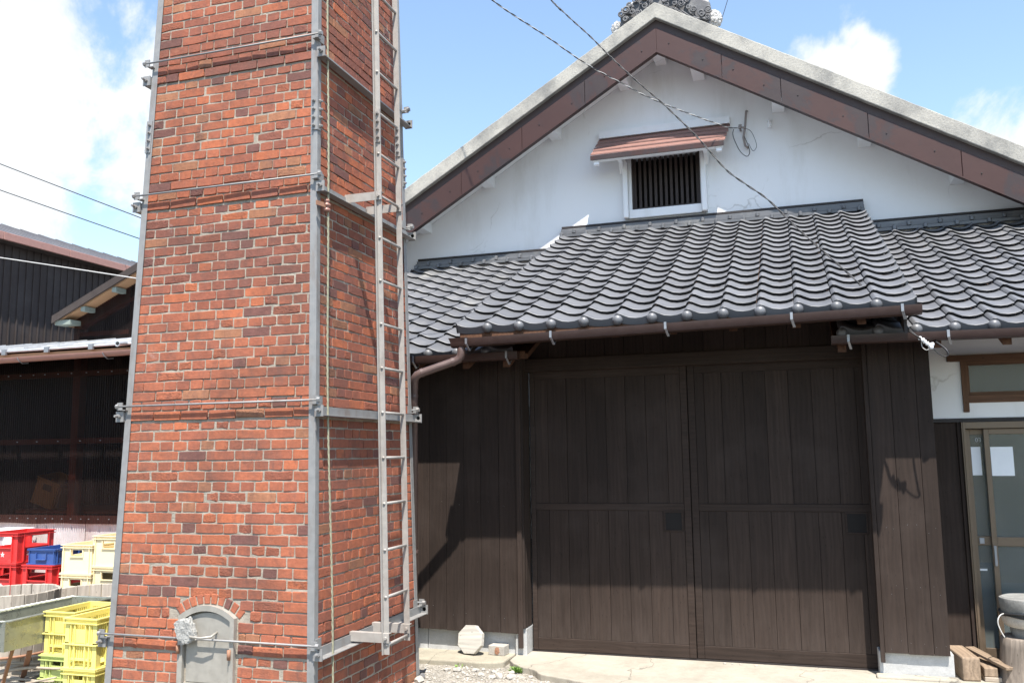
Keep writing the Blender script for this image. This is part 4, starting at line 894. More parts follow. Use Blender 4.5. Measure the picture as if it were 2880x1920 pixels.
B_2 = [(-2.159, 8.2, 6.24), (-2.107, 8.181, 6.171), (-1.916, 8.112, 5.932), (-1.724, 8.04, 5.698), (-1.52, 7.961, 5.428), (-1.341, 7.889, 5.202), (-1.116, 7.795, 4.931), (-.996, 7.743, 4.788), (-.696, 7.608, 4.393), (-.458, 7.493, 4.037), (-.285, 7.406, 3.852), (-.118, 7.32, 3.682), (.09, 7.204, 3.401), (.311, 7.075, 3.124), (.451, 6.988, 2.948), (.562, 6.916, 2.8), (.69, 6.83, 2.632), (.812, 6.743, 2.471), (.871, 6.7, 2.404)]
ca = empty('overhead_cable', A_[-1], 0, 'pale twisted cable strung from the upper left to the gable wall bracket', 'cable', 'service cables'); twisted(ca, [(-2.85, 3.0, 9.6), (-2.75, 4.2, 7.6), (-2.60, 5.6, 5.98), (-2.44, 6.4, 5.60)]+A_, .0040, .0043, .2, [MT['wcable'], MT['cable']])
lo = MB(); lo.tube(smooth_path([(-.50, 10.05, 5.31), (-.515, 10.1, 5.28), (-.504, 10.1, 5.209), (-.446, 10.1, 5.063), (-.376, 10.1, 4.989), (-.339, 10.1, 5.024), (-.347, 10.1, 5.103), (-.39, 10.1, 5.229)]), .0045, 5); lo.tube(smooth_path([(-.40, 10.1, 5.33), (-.322, 10.1, 5.29), (-.278, 10.1, 5.198), (-.259, 10.1, 5.092), (-.301, 10.1, 5.045), (-.345, 10.1, 5.137)]), .003, 5)
o = lo.build('loose_loop', MT['cable'], ca, smooth=True); o.location = -ca.location
cb2 = empty('overhead_cable', B_2[-1], 0, 'dark twisted cable sagging across the gable down to the eave insulators', 'cable', 'service cables'); twisted(cb2, [(-3.6, 8.75, 8.2)]+B_2, .0042, .0046, .26, [MT['cable'], MT['cable']])
ins = MB()
for x, y, z in ((.868, 6.72, 2.412), (.885, 6.71, 2.398), (.897, 6.72, 2.387), (.912, 6.715, 2.372), (.928, 6.72, 2.359), (.945, 6.72, 2.365), (.938, 6.715, 2.345)): ins.lathe([(0, -.014), (.011, -.012), (.013, 0), (.010, .012), (0, .014)], (x, y, z), 10)
o = ins.build('insulator', MT['paper'], cb2, smooth=True); o.location = -cb2.location
o = MB().tube(smooth_path([(.874, 6.72, 2.383), (.881, 6.72, 2.346), (.907, 6.72, 2.327), (.93, 6.72, 2.344)]), .003, 5).build('tie_wire', MT['wcable'], cb2, smooth=True); o.location = -cb2.location
lo = MB(); lo.tube(smooth_path([(.94, 6.72, 2.345), (.984, 6.72, 2.295), (1.024, 6.72, 2.275), (1.042, 6.72, 2.292)]), .004, 5); lo.tube(smooth_path([(1.042, 6.72, 2.292), (1.028, 6.73, 2.329), (.98, 6.80, 2.39), (.96, 6.9, 2.43)]), .007, 6); o = lo.build('loose_loop', MT['cable'], cb2, smooth=True); o.location = -cb2.location
def wire(a, c, sag, r, label, mat=MT['cable'], n=20):
    a, c = Vector(a), Vector(c); o = MB().tube([a.lerp(c, i/n)-Vector((0, 0, sag*4*(i/n)*(1-i/n))) for i in range(n+1)], r, 5).build('wire', mat, smooth=True); tag(o, label, 'wire', 'thin wires'); return o
wire((-20, 12, 9.72), (-6, 12, 3.9), .05, .009, 'upper of the two thin wires against the clouds on the left'); wire((-20, 12, 9.0), (-6, 12, 3.7), .05, .009, 'lower of the two thin wires against the clouds on the left')
wire((-11.18, 8.8, 4.551), (-4.9, 8.8, 3.28), -.016, .007, 'pale wire crossing in front of the dark ribbed shed', MT['wcable'])
wire((-.595, 9.8, 6.452), (-.30, 9.8, 7.4), .04, .004, 'thin wire rising from the roof beside the ridge ornament')

# ============================================================ SHEDS ON THE LEFT
def corrugated(x0, x1, z0, z1, y, amp=.008, pitch=.032, seg=6, zr0=None):
    mb = MB(); n = int((x1-x0)/pitch*seg); vs = []; fs = []
    for i in range(n+1):
        x = x0+(x1-x0)*i/n; yy = y-amp*math.cos(2*math.pi*(x-x0)/pitch)
        sag = .012*noise.noise((x*2.1, z0, 3)) if zr0 else 0
        za = z0(x) if callable(z0) else z0; zb = z1(x) if callable(z1) else z1
        vs += [(x, yy, za+sag), (x, yy, zb)]
    fs = [(2*i, 2*i+2, 2*i+3, 2*i+1) for i in range(n)]
    return mb.add(vs, fs)
SH = Vector((-8, 8, 0)); shed = empty('lean_to_shed', SH, 0, 'lean-to shed with brown translucent corrugated wall and grey metal roof', 'shed')
def sb(mb, name, mat, parent=None, **k):
    o = mb.build(name, mat, parent or shed, **k)
    if parent is None: o.location = -SH
    return o
sb(corrugated(-10.9, -5.0, .93, 2.86, 8.0, zr0=True), 'translucent_wall', MT['trans'], smooth=True)
for x0, x1, y in ((-10.9, -8.26, 8.040), (-8.28, -7.60, 8.030), (-7.62, -5.0, 8.038)): sb(corrugated(x0, x1, -.08, 1.02, y, .007), 'lower_sheet', MT['zinc'], smooth=True)
for z in (.985, 1.85, 2.62): sb(MB().box(-10.9, -5.0, 8.055, 8.10, z-.03, z+.03), 'wall_rail', MT['rust'])
for x in (-9.6, -7.9, -6.6): sb(MB().box(x-.05, x+.05, 8.11, 8.21, -.05, 2.85), 'post', MT['rust'])
bo = MB()
for z, st_ in ((.985, .128), (1.85, .30), (2.62, .19)):
    x = -10.7
    while x < -5.2: bo.lathe([(0, -.006), (.008, -.005), (.008, .002), (0, .004)], (x+rnd.uniform(-.02, .02), 7.986, z), 8); x += st_
sb(bo, 'screw', MT['galv'])['kind'] = 'stuff'
def lz(y): return 2.835+.19*(y-7.54)
rf = sb(MB().hexa([(-11.0, 7.54, lz(7.54)-.02), (-5.0, 7.54, lz(7.54)+.01), (-5.0, 9.42, lz(9.42)+.01), (-11.0, 9.42, lz(9.42)-.02), (-11.0, 7.54, lz(7.54)+.01), (-5.0, 7.54, lz(7.54)+.04), (-5.0, 9.42, lz(9.42)+.04), (-11.0, 9.42, lz(9.42)+.01)]), 'lean_to_roof', MT['leanroof'])
rr = MB()
for i in range(13):
    x = -10.9+.47*i; rr.hexa([(x-.014, 7.53, lz(7.53)+.0+.005*i/2), (x+.014, 7.53, lz(7.53)+.005*i/2), (x+.014, 9.4, lz(9.4)+.005*i/2), (x-.014, 9.4, lz(9.4)+.005*i/2), (x-.010, 7.53, lz(7.53)+.045), (x+.010, 7.53, lz(7.53)+.045), (x+.010, 9.4, lz(9.4)+.045), (x-.010, 9.4, lz(9.4)+.045)])
rr.build('roof_seam', MT['leanroof'], rf)
for j in range(6):
    y = 7.75+.27*j; MB().tube([(-11, y, lz(y)+.016), (-5.0, y, lz(y)+.046)], .010, 5).build('roof_fold', MT['leanroof'], rf)
MB().tube([(-11.0, 7.532, 2.828), (-5.0, 7.532, 2.858)], .013, 8).build('edge_roll', MT['pipewhite'], rf, smooth=True)
for x in (-8.35, -7.75, -7.15, -8.95, -9.6): MB().box(x-.03, x+.03, 7.505, 7.53, 2.79+.005*(x+11), 2.85+.005*(x+11)).build('clip', MT['galv'], rf)
gt = MB(); pr = []
for i in range(9): a = math.pi*(1+i/8); pr.append((7.47+.055*math.cos(a), 2.752+.055*math.sin(a)))
vs = []
for x, dz in ((-11, -.012), (-5.0, .030)):
    for sc_ in (1, .94):
        for y, z in pr: vs.append((x, 7.47+(y-7.47)*sc_, 2.752+(z-2.752)*sc_+dz))
m9 = 9; fs = []
for i in range(8): fs += [(i, i+1, 18+i+1, 18+i), (9+i, 9+i+1, 27+i+1, 27+i)]
fs += [(0, 9, 27, 18), (8, 17, 35, 26)]
sb(gt.add(vs, fs), 'shed_gutter', MT['salmon'], angle=40)
sb(MB().box(-11, -5, 7.56, 7.585, 2.74, 2.815), 'fascia', MT['ply'])
for x in (-8.05, -9.2, -6.9): sb(MB().tube([(x, 7.412, 2.755), (x+.01, 7.425, 2.72), (x+.03, 7.46, 2.69), (x+.05, 7.52, 2.70)], .005, 6), 'gutter_hook', MT['galv'])
sb(MB().box(-10.9, -5.0, 7.58, 8.0, 2.80, 2.815), 'eave_soffit', MT['rust'])
# dim interior
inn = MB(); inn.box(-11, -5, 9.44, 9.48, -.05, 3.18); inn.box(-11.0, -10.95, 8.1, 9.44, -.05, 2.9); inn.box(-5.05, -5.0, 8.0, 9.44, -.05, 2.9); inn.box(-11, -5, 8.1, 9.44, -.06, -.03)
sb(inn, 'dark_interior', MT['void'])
pp = MB(); vs = []; fs = []
a, c = Vector((-6.70, 7.40, 2.835)), Vector((-6.70, 9.2, 3.17))
n = 16
for r_, e in ((.030, a), (.030, c), (.023, c), (.023, a)):
    for k in range(n): vs.append((e.x+r_*math.cos(2*math.pi*k/n), e.y, e.z+r_*math.sin(2*math.pi*k/n)))
for l_ in range(4):
    for k in range(n): fs.append((l_*n+k, l_*n+(k+1) % n, ((l_+1) % 4)*n+(k+1) % n, ((l_+1) % 4)*n+k))
tag(pp.add(vs, fs).build('steel_pipe', MT['pipewhite'], angle=40), 'short white steel pipe lying on the lean-to roof beside the chimney', 'pipe')
# gabled shed behind
GS = Vector((-8, 9.45, 3)); gs = empty('gabled_shed', GS, 0, 'small gabled shed with corrugated gable above the lean-to roof', 'shed')
def gb(mb, name, mat, parent=None, **k):
    o = mb.build(name, mat, parent or gs, **k)
    if parent is None: o.location = -GS
    return o
def gzz(x): return 3.50+.455*(min(x, -6.9+(-6.9-x) if x > -6.9 else x)+9.42)
gb(corrugated(-9.32, -4.6, 3.0, lambda x: gzz(x)+.0, 9.49), 'gable_sheet', MT['trans'], smooth=True)
gb(MB().box(-9.3, -4.6, 9.56, 9.62, 3.0, 3.35), 'gable_backing', MT['void']); 
for z in (3.33,): gb(MB().box(-9.25, -4.7, 9.51, 9.55, z-.03, z+.03), 'gable_rail', MT['rust'])
gb(MB().bar((-9.2, 9.53, 3.42), (-7.0, 9.53, 4.35), .05, .05), 'gable_rail', MT['rust'])
for x in (-8.4, -7.4): gb(MB().box(x-.03, x+.03, 9.51, 9.56, 3.0, gzz(x)-.02), 'gable_stud', MT['darkwall'])
gbk = MB().prism([(-9.3, 3.0), (-9.3, gzz(-9.3)-.05), (-6.9, gzz(-6.9)-.05), (-4.6, gzz(-4.6)-.05), (-4.6, 3.0)], 'y', 9.7, 9.75); gb(gbk, 'dark_interior', MT['void'])
for s in (1, -1):
    xa, xb = (-9.48, -6.9) if s > 0 else (-6.9, -4.4)
    for nm, y0, y1, t0, t1, mt in (('shed_roof', 9.27, 14, .01, .075, 'slate'), ('roof_soffit', 9.30, 14, -.02, .008, 'ply'), ('verge_trim', 9.245, 9.268, -.01, .09, 'darkwall')):
        p = []
        for z_ in (t0, t1):
            for y in (y0, y1):
                pass
        p = [(xa, y0, gzz(xa)+t0), (xb, y0, gzz(xb)+t0), (xb, y1, gzz(xb)+t0), (xa, y1, gzz(xa)+t0), (xa, y0, gzz(xa)+t1), (xb, y0, gzz(xb)+t1), (xb, y1, gzz(xb)+t1), (xa, y1, gzz(xa)+t1)]
        gb(MB().hexa(p), nm, MT[mt])
for x in (-9.36, -9.0, -8.5, -8.0, -7.4): gb(MB().box(x-.035 if x > -9.3 else x-.10, x+.035 if x > -9.3 else x+.16, 9.285, 9.47, gzz(x)-.085, gzz(x)-.022), 'purlin_end', MT['palegreen'])
# tall dark ribbed building
BS = Vector((-11.1, 11, 0)); bs = empty('ribbed_warehouse', BS, 0, 'tall dark ribbed metal warehouse with salmon eave at the left edge', 'warehouse')
def bb(mb, name, mat, parent=None, **k):
    o = mb.build(name, mat, parent or bs, **k)
    if parent is None: o.location = -BS
    return o
bb(MB().box(-16, -11.2, 6.0, 17, -.05, 4.93), 'wall', MT['darkwall'])
rb = MB(); y = 8.9
while y < 16.9: rb.box(-11.199, -11.185, y, y+.02, 0, 4.90); y += .135
bb(rb, 'wall_ribs', MT['darkwall'])
bb(MB().hexa([(-11.02, 5.8, 4.915), (-11.02, 17.2, 4.915), (-13.8, 17.2, 5.90), (-13.8, 5.8, 5.90), (-11.02, 5.8, 4.985), (-11.02, 17.2, 4.985), (-13.8, 17.2, 5.97), (-13.8, 5.8, 5.97)]), 'warehouse_roof', MT['slate'])
rs_ = MB(); y = 8.0
while y < 17: rs_.bar((-11.04, y, 4.99), (-13.8, y, 5.975), .02, .016); y += .42
bb(rs_, 'roof_seam', MT['slate'])
for i in range(9): bb(MB().box(-11.00, -10.965, 6.0+1.25*i, 7.245+1.25*i, 4.87, 4.985), 'eave_fascia', MT['salmon'], bevel=.006)
bb(MB().box(-11.16, -11.001, 6, 17, 4.86, 4.88), 'eave_soffit', MT['darkwall'])

# ============================================================ CRATES
def crate_parts(root, w, d, h, mat, style, nm=None):
    t = .010; B = MB(); Rm = MB()
    def wall(ax, s):       # ax 'x' = wall facing +-y, spans x
        ln_ = w if ax == 'x' else d; o = (d if ax == 'x' else w)/2
        def bx(u0, u1, z0, z1, out0=-t, out1=0.0, mb=B):
            a, c = sorted((s*(o+out0), s*(o+out1)))
            if ax == 'x': mb.box(u0, u1, a, c, z0, z1)
            else: mb.box(a, c, u0, u1, z0, z1)
        L_ = ln_/2-(.0105 if ax == 'y' else 0)
        if style == 'mesh':
            bx(-L_, L_, h*.90, h); bx(-L_, L_, .0, .016); bx(-L_, L_, h*.455, h*.515)
            bx(-L_, -L_+.034, .016, h*.9); bx(L_-.034, L_, .016, h*.9)
            n = int((2*L_-.068)/.0185)
            for i in range(n):
                u = -L_+.036+(2*L_-.072)*(i+.5)/n; wd = .0044
                if abs(u) < ln_*.155: 
                    bx(u-wd, u+wd, .07, h*.455); continue
                bx(u-wd, u+wd, .07, h*.455); bx(u-wd, u+wd, h*.515, h*.9)
            bx(-ln_*.165, ln_*.165, h*.5155, h*.78, -t*.7, .0025); bx(-L_+.03, L_-.03, .0165, .032, -.03, -.022); bx(-L_*.62, L_*.62, .055, .07, -t, .004)
            for u in (-ln_*.30, 0-ln_*.17, ln_*.17, ln_*.30): bx(u-.0035, u+.0035, .016, h*.90, .0003, .010)
        elif style == 'bottle':    # tall window openings in the upper half, solid below
            g = ln_*.34
            bx(-L_, L_, .0, h*.50); bx(-L_, -g, h*.5005, h*.86); bx(g, L_, h*.5005, h*.86); bx(-L_, L_, h*.8605, h)
            for u in (-g, g): bx(u-.006, u+.006, h*.05, h*.93, .0003, .016)
            bx(-g, g, h*.485, h*.515, .0003, .014)
        elif style == 'case':      # closed walls with one handle hole
            g = ln_*.19
            bx(-L_, L_, 0, h*.60); bx(-L_, -g, h*.6005, h*.82); bx(g, L_, h*.6005, h*.82); bx(-L_, L_, h*.8205, h)
            bx(-g-.012, g+.012, h*.575, h*.60, .0003, .012); bx(-g-.012, -g, h*.60, h*.86, .0003, .007); bx(g, g+.012, h*.60, h*.86, .0003, .007)
            for u in (-L_*.86, L_*.86): bx(u-.004, u+.004, .01, h*.93, .0003, .012)
        elif style == 'tray':
            bx(-L_, L_, 0, h)
            g = ln_*.20; bx(-g, g, h*.30, h*.36, .0003, .024); bx(-g, -g+.01, h*.36, h*.72, .0003, .018); bx(g-.01, g, h*.36, h*.72, .0003, .018)
            for u in (-L_*.93, L_*.93): bx(u-.004, u+.004, .01, h*.93, .0003, .010)
        for z in ((h-.008, h), (h*.885, h*.885+.007)) + (((.0, .010),) if style != 'mesh' else ((h*.47, h*.47+.007), (.0, .008))):
            e = .012
            bx(-ln_/2-(e if ax == 'x' else 0), ln_/2+(e if ax == 'x' else 0), z[0], z[1], .0004, e+.002, Rm if z[1] == h else B)
    for s in (-1, 1): wall('x', s); wall('y', s)
    B.box(-w/2+.012, w/2-.012, -d/2+.012, d/2-.012, .004, .014)
    B.build('crate_body', mat, root); Rm.build('crate_rim', mat, root)
def crate(x0, y0, z0, w, d, h, mat, style, label, group, rz=0, name='crate'):
    r_ = empty(name, (x0+w/2, y0+d/2, z0), rz, label, 'crate', group); crate_parts(r_, w, d, h, mat, style); return r_
GZ = -.045
# yellow mesh crates
HY = .3
crate(-4.763, 4.90, GZ+.0, .262, .42, HY, MT['yellow'], 'mesh', 'yellow mesh crate at the bottom of the stack beside the chimney post', 'yellow mesh crates', name='mesh_crate')
crate(-4.763, 4.90, GZ+HY+.002, .262, .42, HY+.03, MT['yellow'], 'mesh', 'yellow mesh crate on top of the stack beside the chimney post', 'yellow mesh crates', name='mesh_crate')
crate(-5.19, 5.15, GZ+.315, .262, .42, HY, MT['yellow'], 'mesh', 'yellow mesh crate standing on the lime green crate', 'yellow mesh crates', name='mesh_crate')
crate(-5.205, 5.14, GZ, .29, .43, .315, MT['lime'], 'mesh', 'lime green mesh crate under a yellow one beside the steel trough', 'yellow mesh crates', name='mesh_crate')
# cream cases
for i in range(3):
    crate(-6.995+.003*i, 7.10, GZ+.285*i, .365, .40, .283, MT['cream'], 'case', ('cream plastic case at the bottom of the left cream stack', 'cream plastic case in the middle of the left cream stack', 'cream plastic case on top of the left cream stack, beside the blue tray')[i], 'cream cases', name='bottle_case')
    crate(-6.625, 7.12, GZ+.05+.298*i, .365, .40, .296, MT['cream'], 'case', ('cream plastic case at the bottom of the stack nearest the chimney', 'cream plastic case in the middle of the stack nearest the chimney', 'cream plastic case on top of the stack nearest the chimney')[i], 'cream cases', name='bottle_case')
# red bottle crates
def star(root, x, y, z, r_, lean=0):
    p = [(x+(r_ if k % 2 == 0 else r_*.4)*math.sin(math.pi*k/5), z+(r_ if k % 2 == 0 else r_*.4)*math.cos(math.pi*k/5)) for k in range(10)]
    MB().prism(p, 'y', y-.0015, y).build('star_mark', MT['mark'], root)
def redc(x0, y0, z0, label, marks=True, rz=0):
    r_ = crate(x0, y0, z0, .37, .46, .306, MT['red'], 'bottle', label, 'red bottle crates', rz, 'bottle_crate')
    star(r_, 0, -.2305, .085, .030); text('SA', .055, Matrix.Translation((.1855, -.08, .09)) @ Matrix.Rotation(R(90), 4, 'Z') @ RX, MT['mark'], r_); return r_
redc(-7.475, 7.10, GZ+.0, 'red bottle crate at the bottom of the stack that carries the blue tray'); redc(-7.475, 7.10, GZ+.338, 'red star-marked bottle crate under the blue tray')
for i in range(3): redc(-7.955, 7.12, GZ+.03+.309*i, ('lowest red bottle crate in the stack at the left edge', 'middle red bottle crate in the stack at the left edge', 'topmost red bottle crate in the stack at the left edge')[i])
redc(-7.62, 7.60, GZ+.30, 'red bottle crate behind the blue tray by the corrugated wall'); redc(-7.62, 7.60, GZ, 'red bottle crate on the ground behind the other red crates')
crate(-7.44, 7.13, GZ+.338+.308, .335, .43, .155, MT['blue'], 'tray', 'shallow blue plastic tray on the red crates', None, name='plastic_tray')
crate(-8.62, 7.5, GZ+.62, .36, .46, .31, MT['paper'], 'bottle', 'white bottle crate at the left edge behind the red crates', None, name='bottle_crate')
crate(-8.62, 7.5, GZ+.31, .36, .46, .308, MT['red'], 'bottle', 'red bottle crate under the white one at the left edge', 'red bottle crates', name='bottle_crate'); crate(-8.62, 7.5, GZ, .36, .46, .308, MT['red'], 'bottle', 'red bottle crate on the ground at the left edge under two others', 'red bottle crates', name='bottle_crate')
# things seen dimly through the translucent wall
q = crate(-8.75, 8.35, 1.12, .30, .40, .32, MT['yellow'], 'case', 'yellow case leaning inside the shed behind the brown sheet', None, name='stored_case'); q.rotation_euler = (.1, .35, .2)
tag(MB().box(-8.9, -6.2, 8.3, 9.2, 1.02, 1.06).build('storage_shelf', MT['rust']), 'rust brown shelf inside the lean-to shed behind the sheet', 'shelf')
tag(MB().prism([(-7.5, 1.061), (-7.05, 1.061), (-7.02, 1.28), (-7.28, 1.36), (-7.48, 1.30)], 'y', 8.4, 8.7).build('white_sack', MT['paper'], bevel=.04), 'pale sack on the shelf inside the lean-to shed', 'sack')
tag(MB().lathe([(0, 0), (.12, 0), (.13, .02), (.13, .30), (.11, .33), (0, .33)], (-7.1, 8.75, 1.361), 16).build('blue_bucket', MT['blue'], angle=40), 'blue bucket on the shelf inside the lean-to shed', 'bucket')
# ============================================================ TUBS, TROUGH, BRUSHWOOD
def tub(x, y, ztop, r_, label, n=26):
    t = empty('wooden_tub', (x, y, GZ), 0, label, 'tub', 'open wooden tubs'); h = ztop-GZ; g = .004/r_
    for k in range(n):
        a0, a1 = 2*math.pi*k/n, 2*math.pi*(k+1)/n; a0 += g/2; a1 -= g/2; p = []
        jr = rnd.uniform(-.003, .003); jh = rnd.uniform(-.004, .004)
        for z, rr_ in ((0, r_*.93), (h+jh, r_)):
            p += [((rr_+jr-.028)*math.cos(a0), (rr_+jr-.028)*math.sin(a0), z), ((rr_+jr-.028)*math.cos(a1), (rr_+jr-.028)*math.sin(a1), z), ((rr_+jr)*math.cos(a1), (rr_+jr)*math.sin(a1), z), ((rr_+jr)*math.cos(a0), (rr_+jr)*math.sin(a0), z)]
        MB().hexa(p).build('stave', MT['oldwood'], t, bevel=.004, seg=1)
    MB().lathe([(0, .03), (r_*.92, .03), (r_*.92, .05), (0, .05)], (0, 0, 0), 26).build('base_board', MT['oldwood'], t)
    for z in (h*.25, h*.6):
        rr_ = r_*(.93+.07*z/h)+.006; MB().tube([(rr_*math.cos(2*math.pi*k/40), rr_*math.sin(2*math.pi*k/40), z) for k in range(41)], .010, 6, False).build('hoop', MT['rust'], t, smooth=True)
tub(-6.215, 5.80, .585, .37, 'weathered open wooden tub at the left edge behind the steel trough'); tub(-6.11, 6.60, .465, .46, 'weathered open wooden tub beside the chimney below the cream cases')
tr_ = empty('steel_trough', (-5.38, 5.3, 0), 0, 'long open sheet steel trough reflecting the yellow crates', 'trough')
def tro(mb, nm, mat, **k):
    o = mb.build(nm, mat, tr_, **k); o.location = -tr_.location; return o
x0, x1, y0, y1, zt, zb = -5.62, -5.17-.03, 4.82, 5.83, .55, .355
tm_ = MB(); c_ = .02
tm_.box(x0, x0+.004, y0, y1, zb, zt); tm_.box(x1-.004, x1, y0, y1, zb, zt); tm_.box(x0+.0045, x1-.0045, y0, y0+.004, zb, zt); tm_.box(x0+.0045, x1-.0045, y1-.004, y1, zb, zt); tm_.box(x0, x1, y0, y1, zb-.004, zb)
tro(tm_, 'tank', MT['trough']); rm_ = MB(); rm_.tube([(x0, y0, zt), (x1-.04, y0-.01, zt), (x1, y0+.03, zt), (x1, y1, zt), (x0, y1, zt), (x0, y0, zt)], .010, 8); tro(rm_, 'rim', MT['trough'], smooth=True)
for x, y, s in ((x0+.03, y0+.08, 0), (x1-.05, y0+.12, 1), (x0+.03, y1-.08, 0), (x1-.05, y1-.08, 1)):
    tro(MB().bar((x, y, zb-.004), (x-.10*s+.0, y-.02, GZ), .035, .008), 'leg', MT['rust'])
tro(MB().bar((-5.265, 5.10, .30), (-5.53, 5.28, GZ), .035, .010), 'brace', MT['rust'])
bw = empty('brushwood', (-5.5, 5.35, 0), 0, 'bundle of bleached sticks lying under the steel trough', 'brushwood')
for i in range(22):
    y = 5.12+.5*rnd.random(); z = GZ+.02+.20*rnd.random()*(1-abs(y-5.3)); ln_ = rnd.uniform(.5, .8); a = rnd.uniform(-.12, .12); x = -5.72+rnd.uniform(-.1, .1); pts = []
    for j in range(9): t = j/8; pts.append((x+ln_*t+.0, y+a*t+.02*math.sin(t*4+i), z+.10*t+.015*math.sin(t*5+i*2)))
    r0 = rnd.uniform(.008, .018); o = MB().tube(pts, [r0*(1-.4*j/8) for j in range(9)], 6).build('stick', MT['stick'], bw, smooth=True); o.location = -bw.location
o = lumps('black_bag', [(-5.30, 5.16, .015, .13, .16, .05)], MT['bag'], None, 4, .3, 4, 2.0); tag(o, 'crumpled black plastic bag on the ground under the trough', 'bag')

# ============================================================ SMALL THINGS AT THE WALL
oc = [( .128*math.cos(R(22.5+45*k)), .122*math.sin(R(22.5+45*k))) for k in range(8)]
o = MB().prism(oc, 'y', -.022, .022).build('octagonal_slab', MT['slab'], bevel=.004); o.location = (-2.665, 7.125, .108); o.rotation_euler = (R(-13), R(-4), R(-14)); o.location = (-2.665, 7.095, .112)
tag(o, 'pale octagonal board leaning on the foundation of the left wall', 'board')
o = MB().box(-.072, .072, -.05, .05, 0, .078).build('concrete_block', MT['rubble'], bevel=.005); o.location = (-2.44, 7.15, -.006); o.rotation_euler = (0, 0, R(-8)); tag(o, 'small rust-stained concrete block on the kerb beside the octagonal board', 'block')
o = lumps('rust_patch', [(-2.437, 7.096, .032, .020, .004, .026)], MT['rust'], None, 1, .5, 3, 3); o.parent = bpy.data.objects['concrete_block']; o.matrix_parent_inverse = Matrix.LocRotScale(Vector((-2.44, 7.15, -.006)), Matrix.Rotation(R(-8), 3, 'Z'), None).inverted()
ti = MB().box(-.060, .060, 0, .42, 0, .165).build('square_timber', MT['drywood'], bevel=.012); ti.location = (1.108, 7.17, -.004); ti.rotation_euler = (0, 0, R(6)); tag(ti, 'thick square timber block lying at the foot of the pier', 'timber')
ti = MB().box(-.045, .045, 0, .36, 0, .062).build('short_timber', MT['drywood'], bevel=.006); ti.location = (1.235, 7.19, .03); ti.rotation_euler = (0, 0, R(3)); tag(ti, 'short flat timber beside the thick square one', 'timber')
ti = MB().box(-.055, .055, 0, .36, 0, .033).build('short_timber', MT['stick'], bevel=.006); ti.location = (1.245, 7.185, -.004); tag(ti, 'dark thin timber at the bottom under the short flat one', 'timber')
ti = MB().box(-.035, .035, 0, .46, 0, .020).build('loose_plank', MT['drywood'], bevel=.003); ti.location = (1.345, 7.12, .098); ti.rotation_euler = (R(6), 0, R(24)); tag(ti, 'narrow loose plank lying across the timbers towards the stump', 'plank')
# stump and stone mortar
SX, SY = 1.52, 7.27
mb = MB(); n = 48; vs = []; fs = []; prof = [(.245, -.03), (.225, .05), (.205, .15), (.195, .24), (.190, .295), (.178, .305), (.0, .305)]
for i, (r_, z) in enumerate(prof):
    for k in range(n):
        a = 2*math.pi*k/n; q = 1+(.045*noise.noise((math.cos(a)*5, math.sin(a)*5, z*1.5))+.02*noise.noise((math.cos(a)*16, math.sin(a)*16, z*2))) if r_ else 1
        vs.append((SX+r_*q*math.cos(a), SY+r_*q*math.sin(a), z))
for i in range(len(prof)-1):
    for k in range(n): fs.append((i*n+k, i*n+(k+1) % n, (i+1)*n+(k+1) % n, (i+1)*n+k))
tag(mb.add(vs, fs).build('tree_stump', MT['stump'], smooth=True), 'weathered tree stump carrying the stone mortar by the glass door', 'stump')
sm = empty('stone_mortar', (SX, SY, .305), 0, 'round grey stone hand mill standing on the tree stump', 'stone mill')
MB().lathe([(0, 0), (.115, 0), (.125, .03), (.125, .07), (.0, .07)], (0, 0, 0), 36, jit=.03).build('pedestal', MT['stone'], sm, smooth=False, angle=40)
MB().lathe([(0, .0705), (.150, .072), (.168, .095), (.175, .13), (.172, .15), (0, .155)], (0, 0, 0), 40, jit=.05).build('lower_stone', MT['stone2'], sm, angle=40)
MB().lathe([(0, .1555), (.165, .156), (.178, .17), (.185, .25), (.182, .268), (.165, .275), (.150, .268), (.0, .262)], (0, 0, 0), 40, jit=.02).build('upper_stone', MT['stone'], sm, angle=40)
rpm = MB()
for j in range(3): rpm.tube([((.181+.004*j)*math.cos(2*math.pi*k/48), (.181+.004*j)*math.sin(2*math.pi*k/48), .150+.010*j+.005*math.sin(k*.5+j*2)) for k in range(49)], .006, 5, False)
rpm.build('rope_binding', MT['bag'], sm, smooth=True)
wl = MB().tube(smooth_path([(-.17, -.07, .165), (-.20, -.10, .16), (-.222, -.12, .135), (-.225, -.12, .10), (-.21, -.12, .05), (-.19, -.12, .01)]), .0042, 6); wl.build('wire_loop', MT['wcable'], sm, smooth=True)
# stones, gravel, weeds
def stone(x, y, s, sq=.55, seed=0):
    return lumps('stone', [(0, 0, 0, s, s*.75, s*sq)], MT['rubble'], None, seed, .35, 2, 1.6)
STN = [(-2.63, 6.70, .040, 'largest pale stone below the kerb, under the octagonal board'), (-2.72, 6.69, .03, 0), (-2.40, 6.60, .035, 0), (-2.30, 6.57, .035, 0), (-2.25, 6.60, .045, 0), (-2.16, 6.60, .045, 0), (-2.86, 6.62, .02, 0), (-2.02, 6.67, .022, 0), (-2.20, 6.74, .03, 0), (-2.34, 6.73, .028, 0), (-2.50, 6.74, .03, 0), (-2.80, 6.33, .05, 'flat pale stone beside the foot of the chimney corner post'), (-2.55, 6.63, .018, 0), (-1.95, 6.80, .015, 0), (-.62, 7.27, .014, 1), (-.56, 7.26, .011, 1), (-.50, 7.265, .012, 1), (-.38, 7.255, .014, 1), (-2.45, 6.80, .02, 0)]
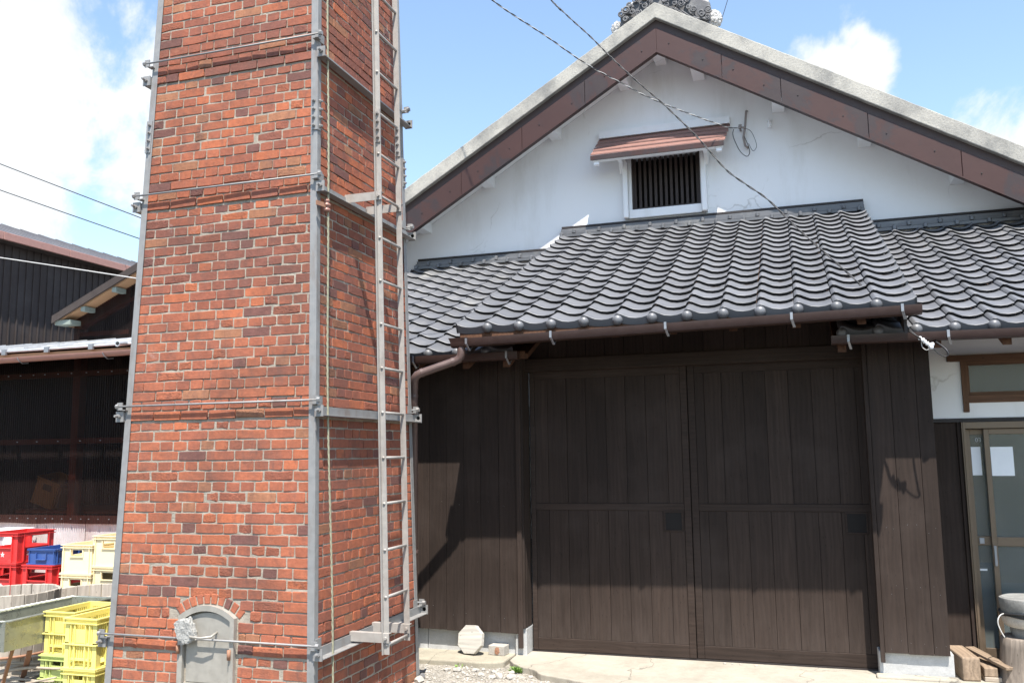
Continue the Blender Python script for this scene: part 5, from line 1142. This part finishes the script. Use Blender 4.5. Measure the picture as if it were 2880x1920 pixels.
for i, (x, y, s, lb_) in enumerate(STN):
    o = stone(0, 0, s, .55, i*3); o.location = (x, y, (gz(x, y) if lb_ != 1 else -.004)+s*.25); o.rotation_euler = (0, 0, i*1.3)
    tag(o, lb_ if isinstance(lb_, str) else ('small pale pebble at the foot of the dark doors' if lb_ == 1 else 'pale broken stone on the gravel below the kerb'), 'stone', None if isinstance(lb_, str) else ('pebbles at the doors' if lb_ else 'broken stones on the gravel'))
gr = MB(); gr_r = random.Random(11)
oct_ = [(1, 0, 0), (-1, 0, 0), (0, 1, 0), (0, -1, 0), (0, 0, 1), (0, 0, -1)]; of = [(0, 2, 4), (2, 1, 4), (1, 3, 4), (3, 0, 4), (2, 0, 5), (1, 2, 5), (3, 1, 5), (0, 3, 5)]
for i in range(5200):
    x = gr_r.uniform(-3.0, -1.0); y = gr_r.uniform(5.4, 6.86)
    if y > 6.8 and x > -2.3: continue
    s = gr_r.choice((.003, .004, .005, .006, .009, .014 if gr_r.random() < .3 else .006)); a = gr_r.uniform(0, 6.28); ca_, sa_ = math.cos(a), math.sin(a); zg = gz(x, y)
    gr.add([(x+s*(vx*ca_-vy*sa_)*gr_r.uniform(.7, 1.3), y+s*(vx*sa_+vy*ca_)*gr_r.uniform(.7, 1.3), zg+s*.3+s*vz*gr_r.uniform(.4, .9)) for vx, vy, vz in oct_], of)
tag(gr.build('gravel', MT['rubble']), 'loose pale gravel on the yard between chimney and kerb', kind='stuff')
def weed(x, y, z, n, s, label):
    mb = MB()
    for i in range(n):
        a = rnd.uniform(0, 6.28); l_ = s*rnd.uniform(.5, 1); w_ = .006; bx_, by_ = x+rnd.uniform(-.045, .045), y+rnd.uniform(-.03, .03); el = rnd.uniform(.3, 1.3); dx, dy = math.cos(a)*math.cos(el)*l_, math.sin(a)*math.cos(el)*l_; dz = math.sin(el)*l_
        px, py = -math.sin(a)*w_, math.cos(a)*w_
        mb.add([(bx_, by_, z), (bx_+dx*.5+px, by_+dy*.5+py, z+dz*.65), (bx_+dx, by_+dy, z+dz), (bx_+dx*.5-px, by_+dy*.5-py, z+dz*.65)], [(0, 1, 2, 3)])
    tag(mb.build('weed', MT['leaf']), label, 'weed')
weed(-2.17, 6.79, -.05, 150, .06, 'bright green weed tuft growing at the end of the kerb'); weed(-2.66, 6.835, -.05, 12, .035, 'tiny dry weed sprouting at the foot of the kerb')
o = MB().tube([(-2.815, 6.425, -.04), (-2.80, 6.40, -.02)], .02, 10).build('post_foot', MT['bag'], chim); o.location = -CL
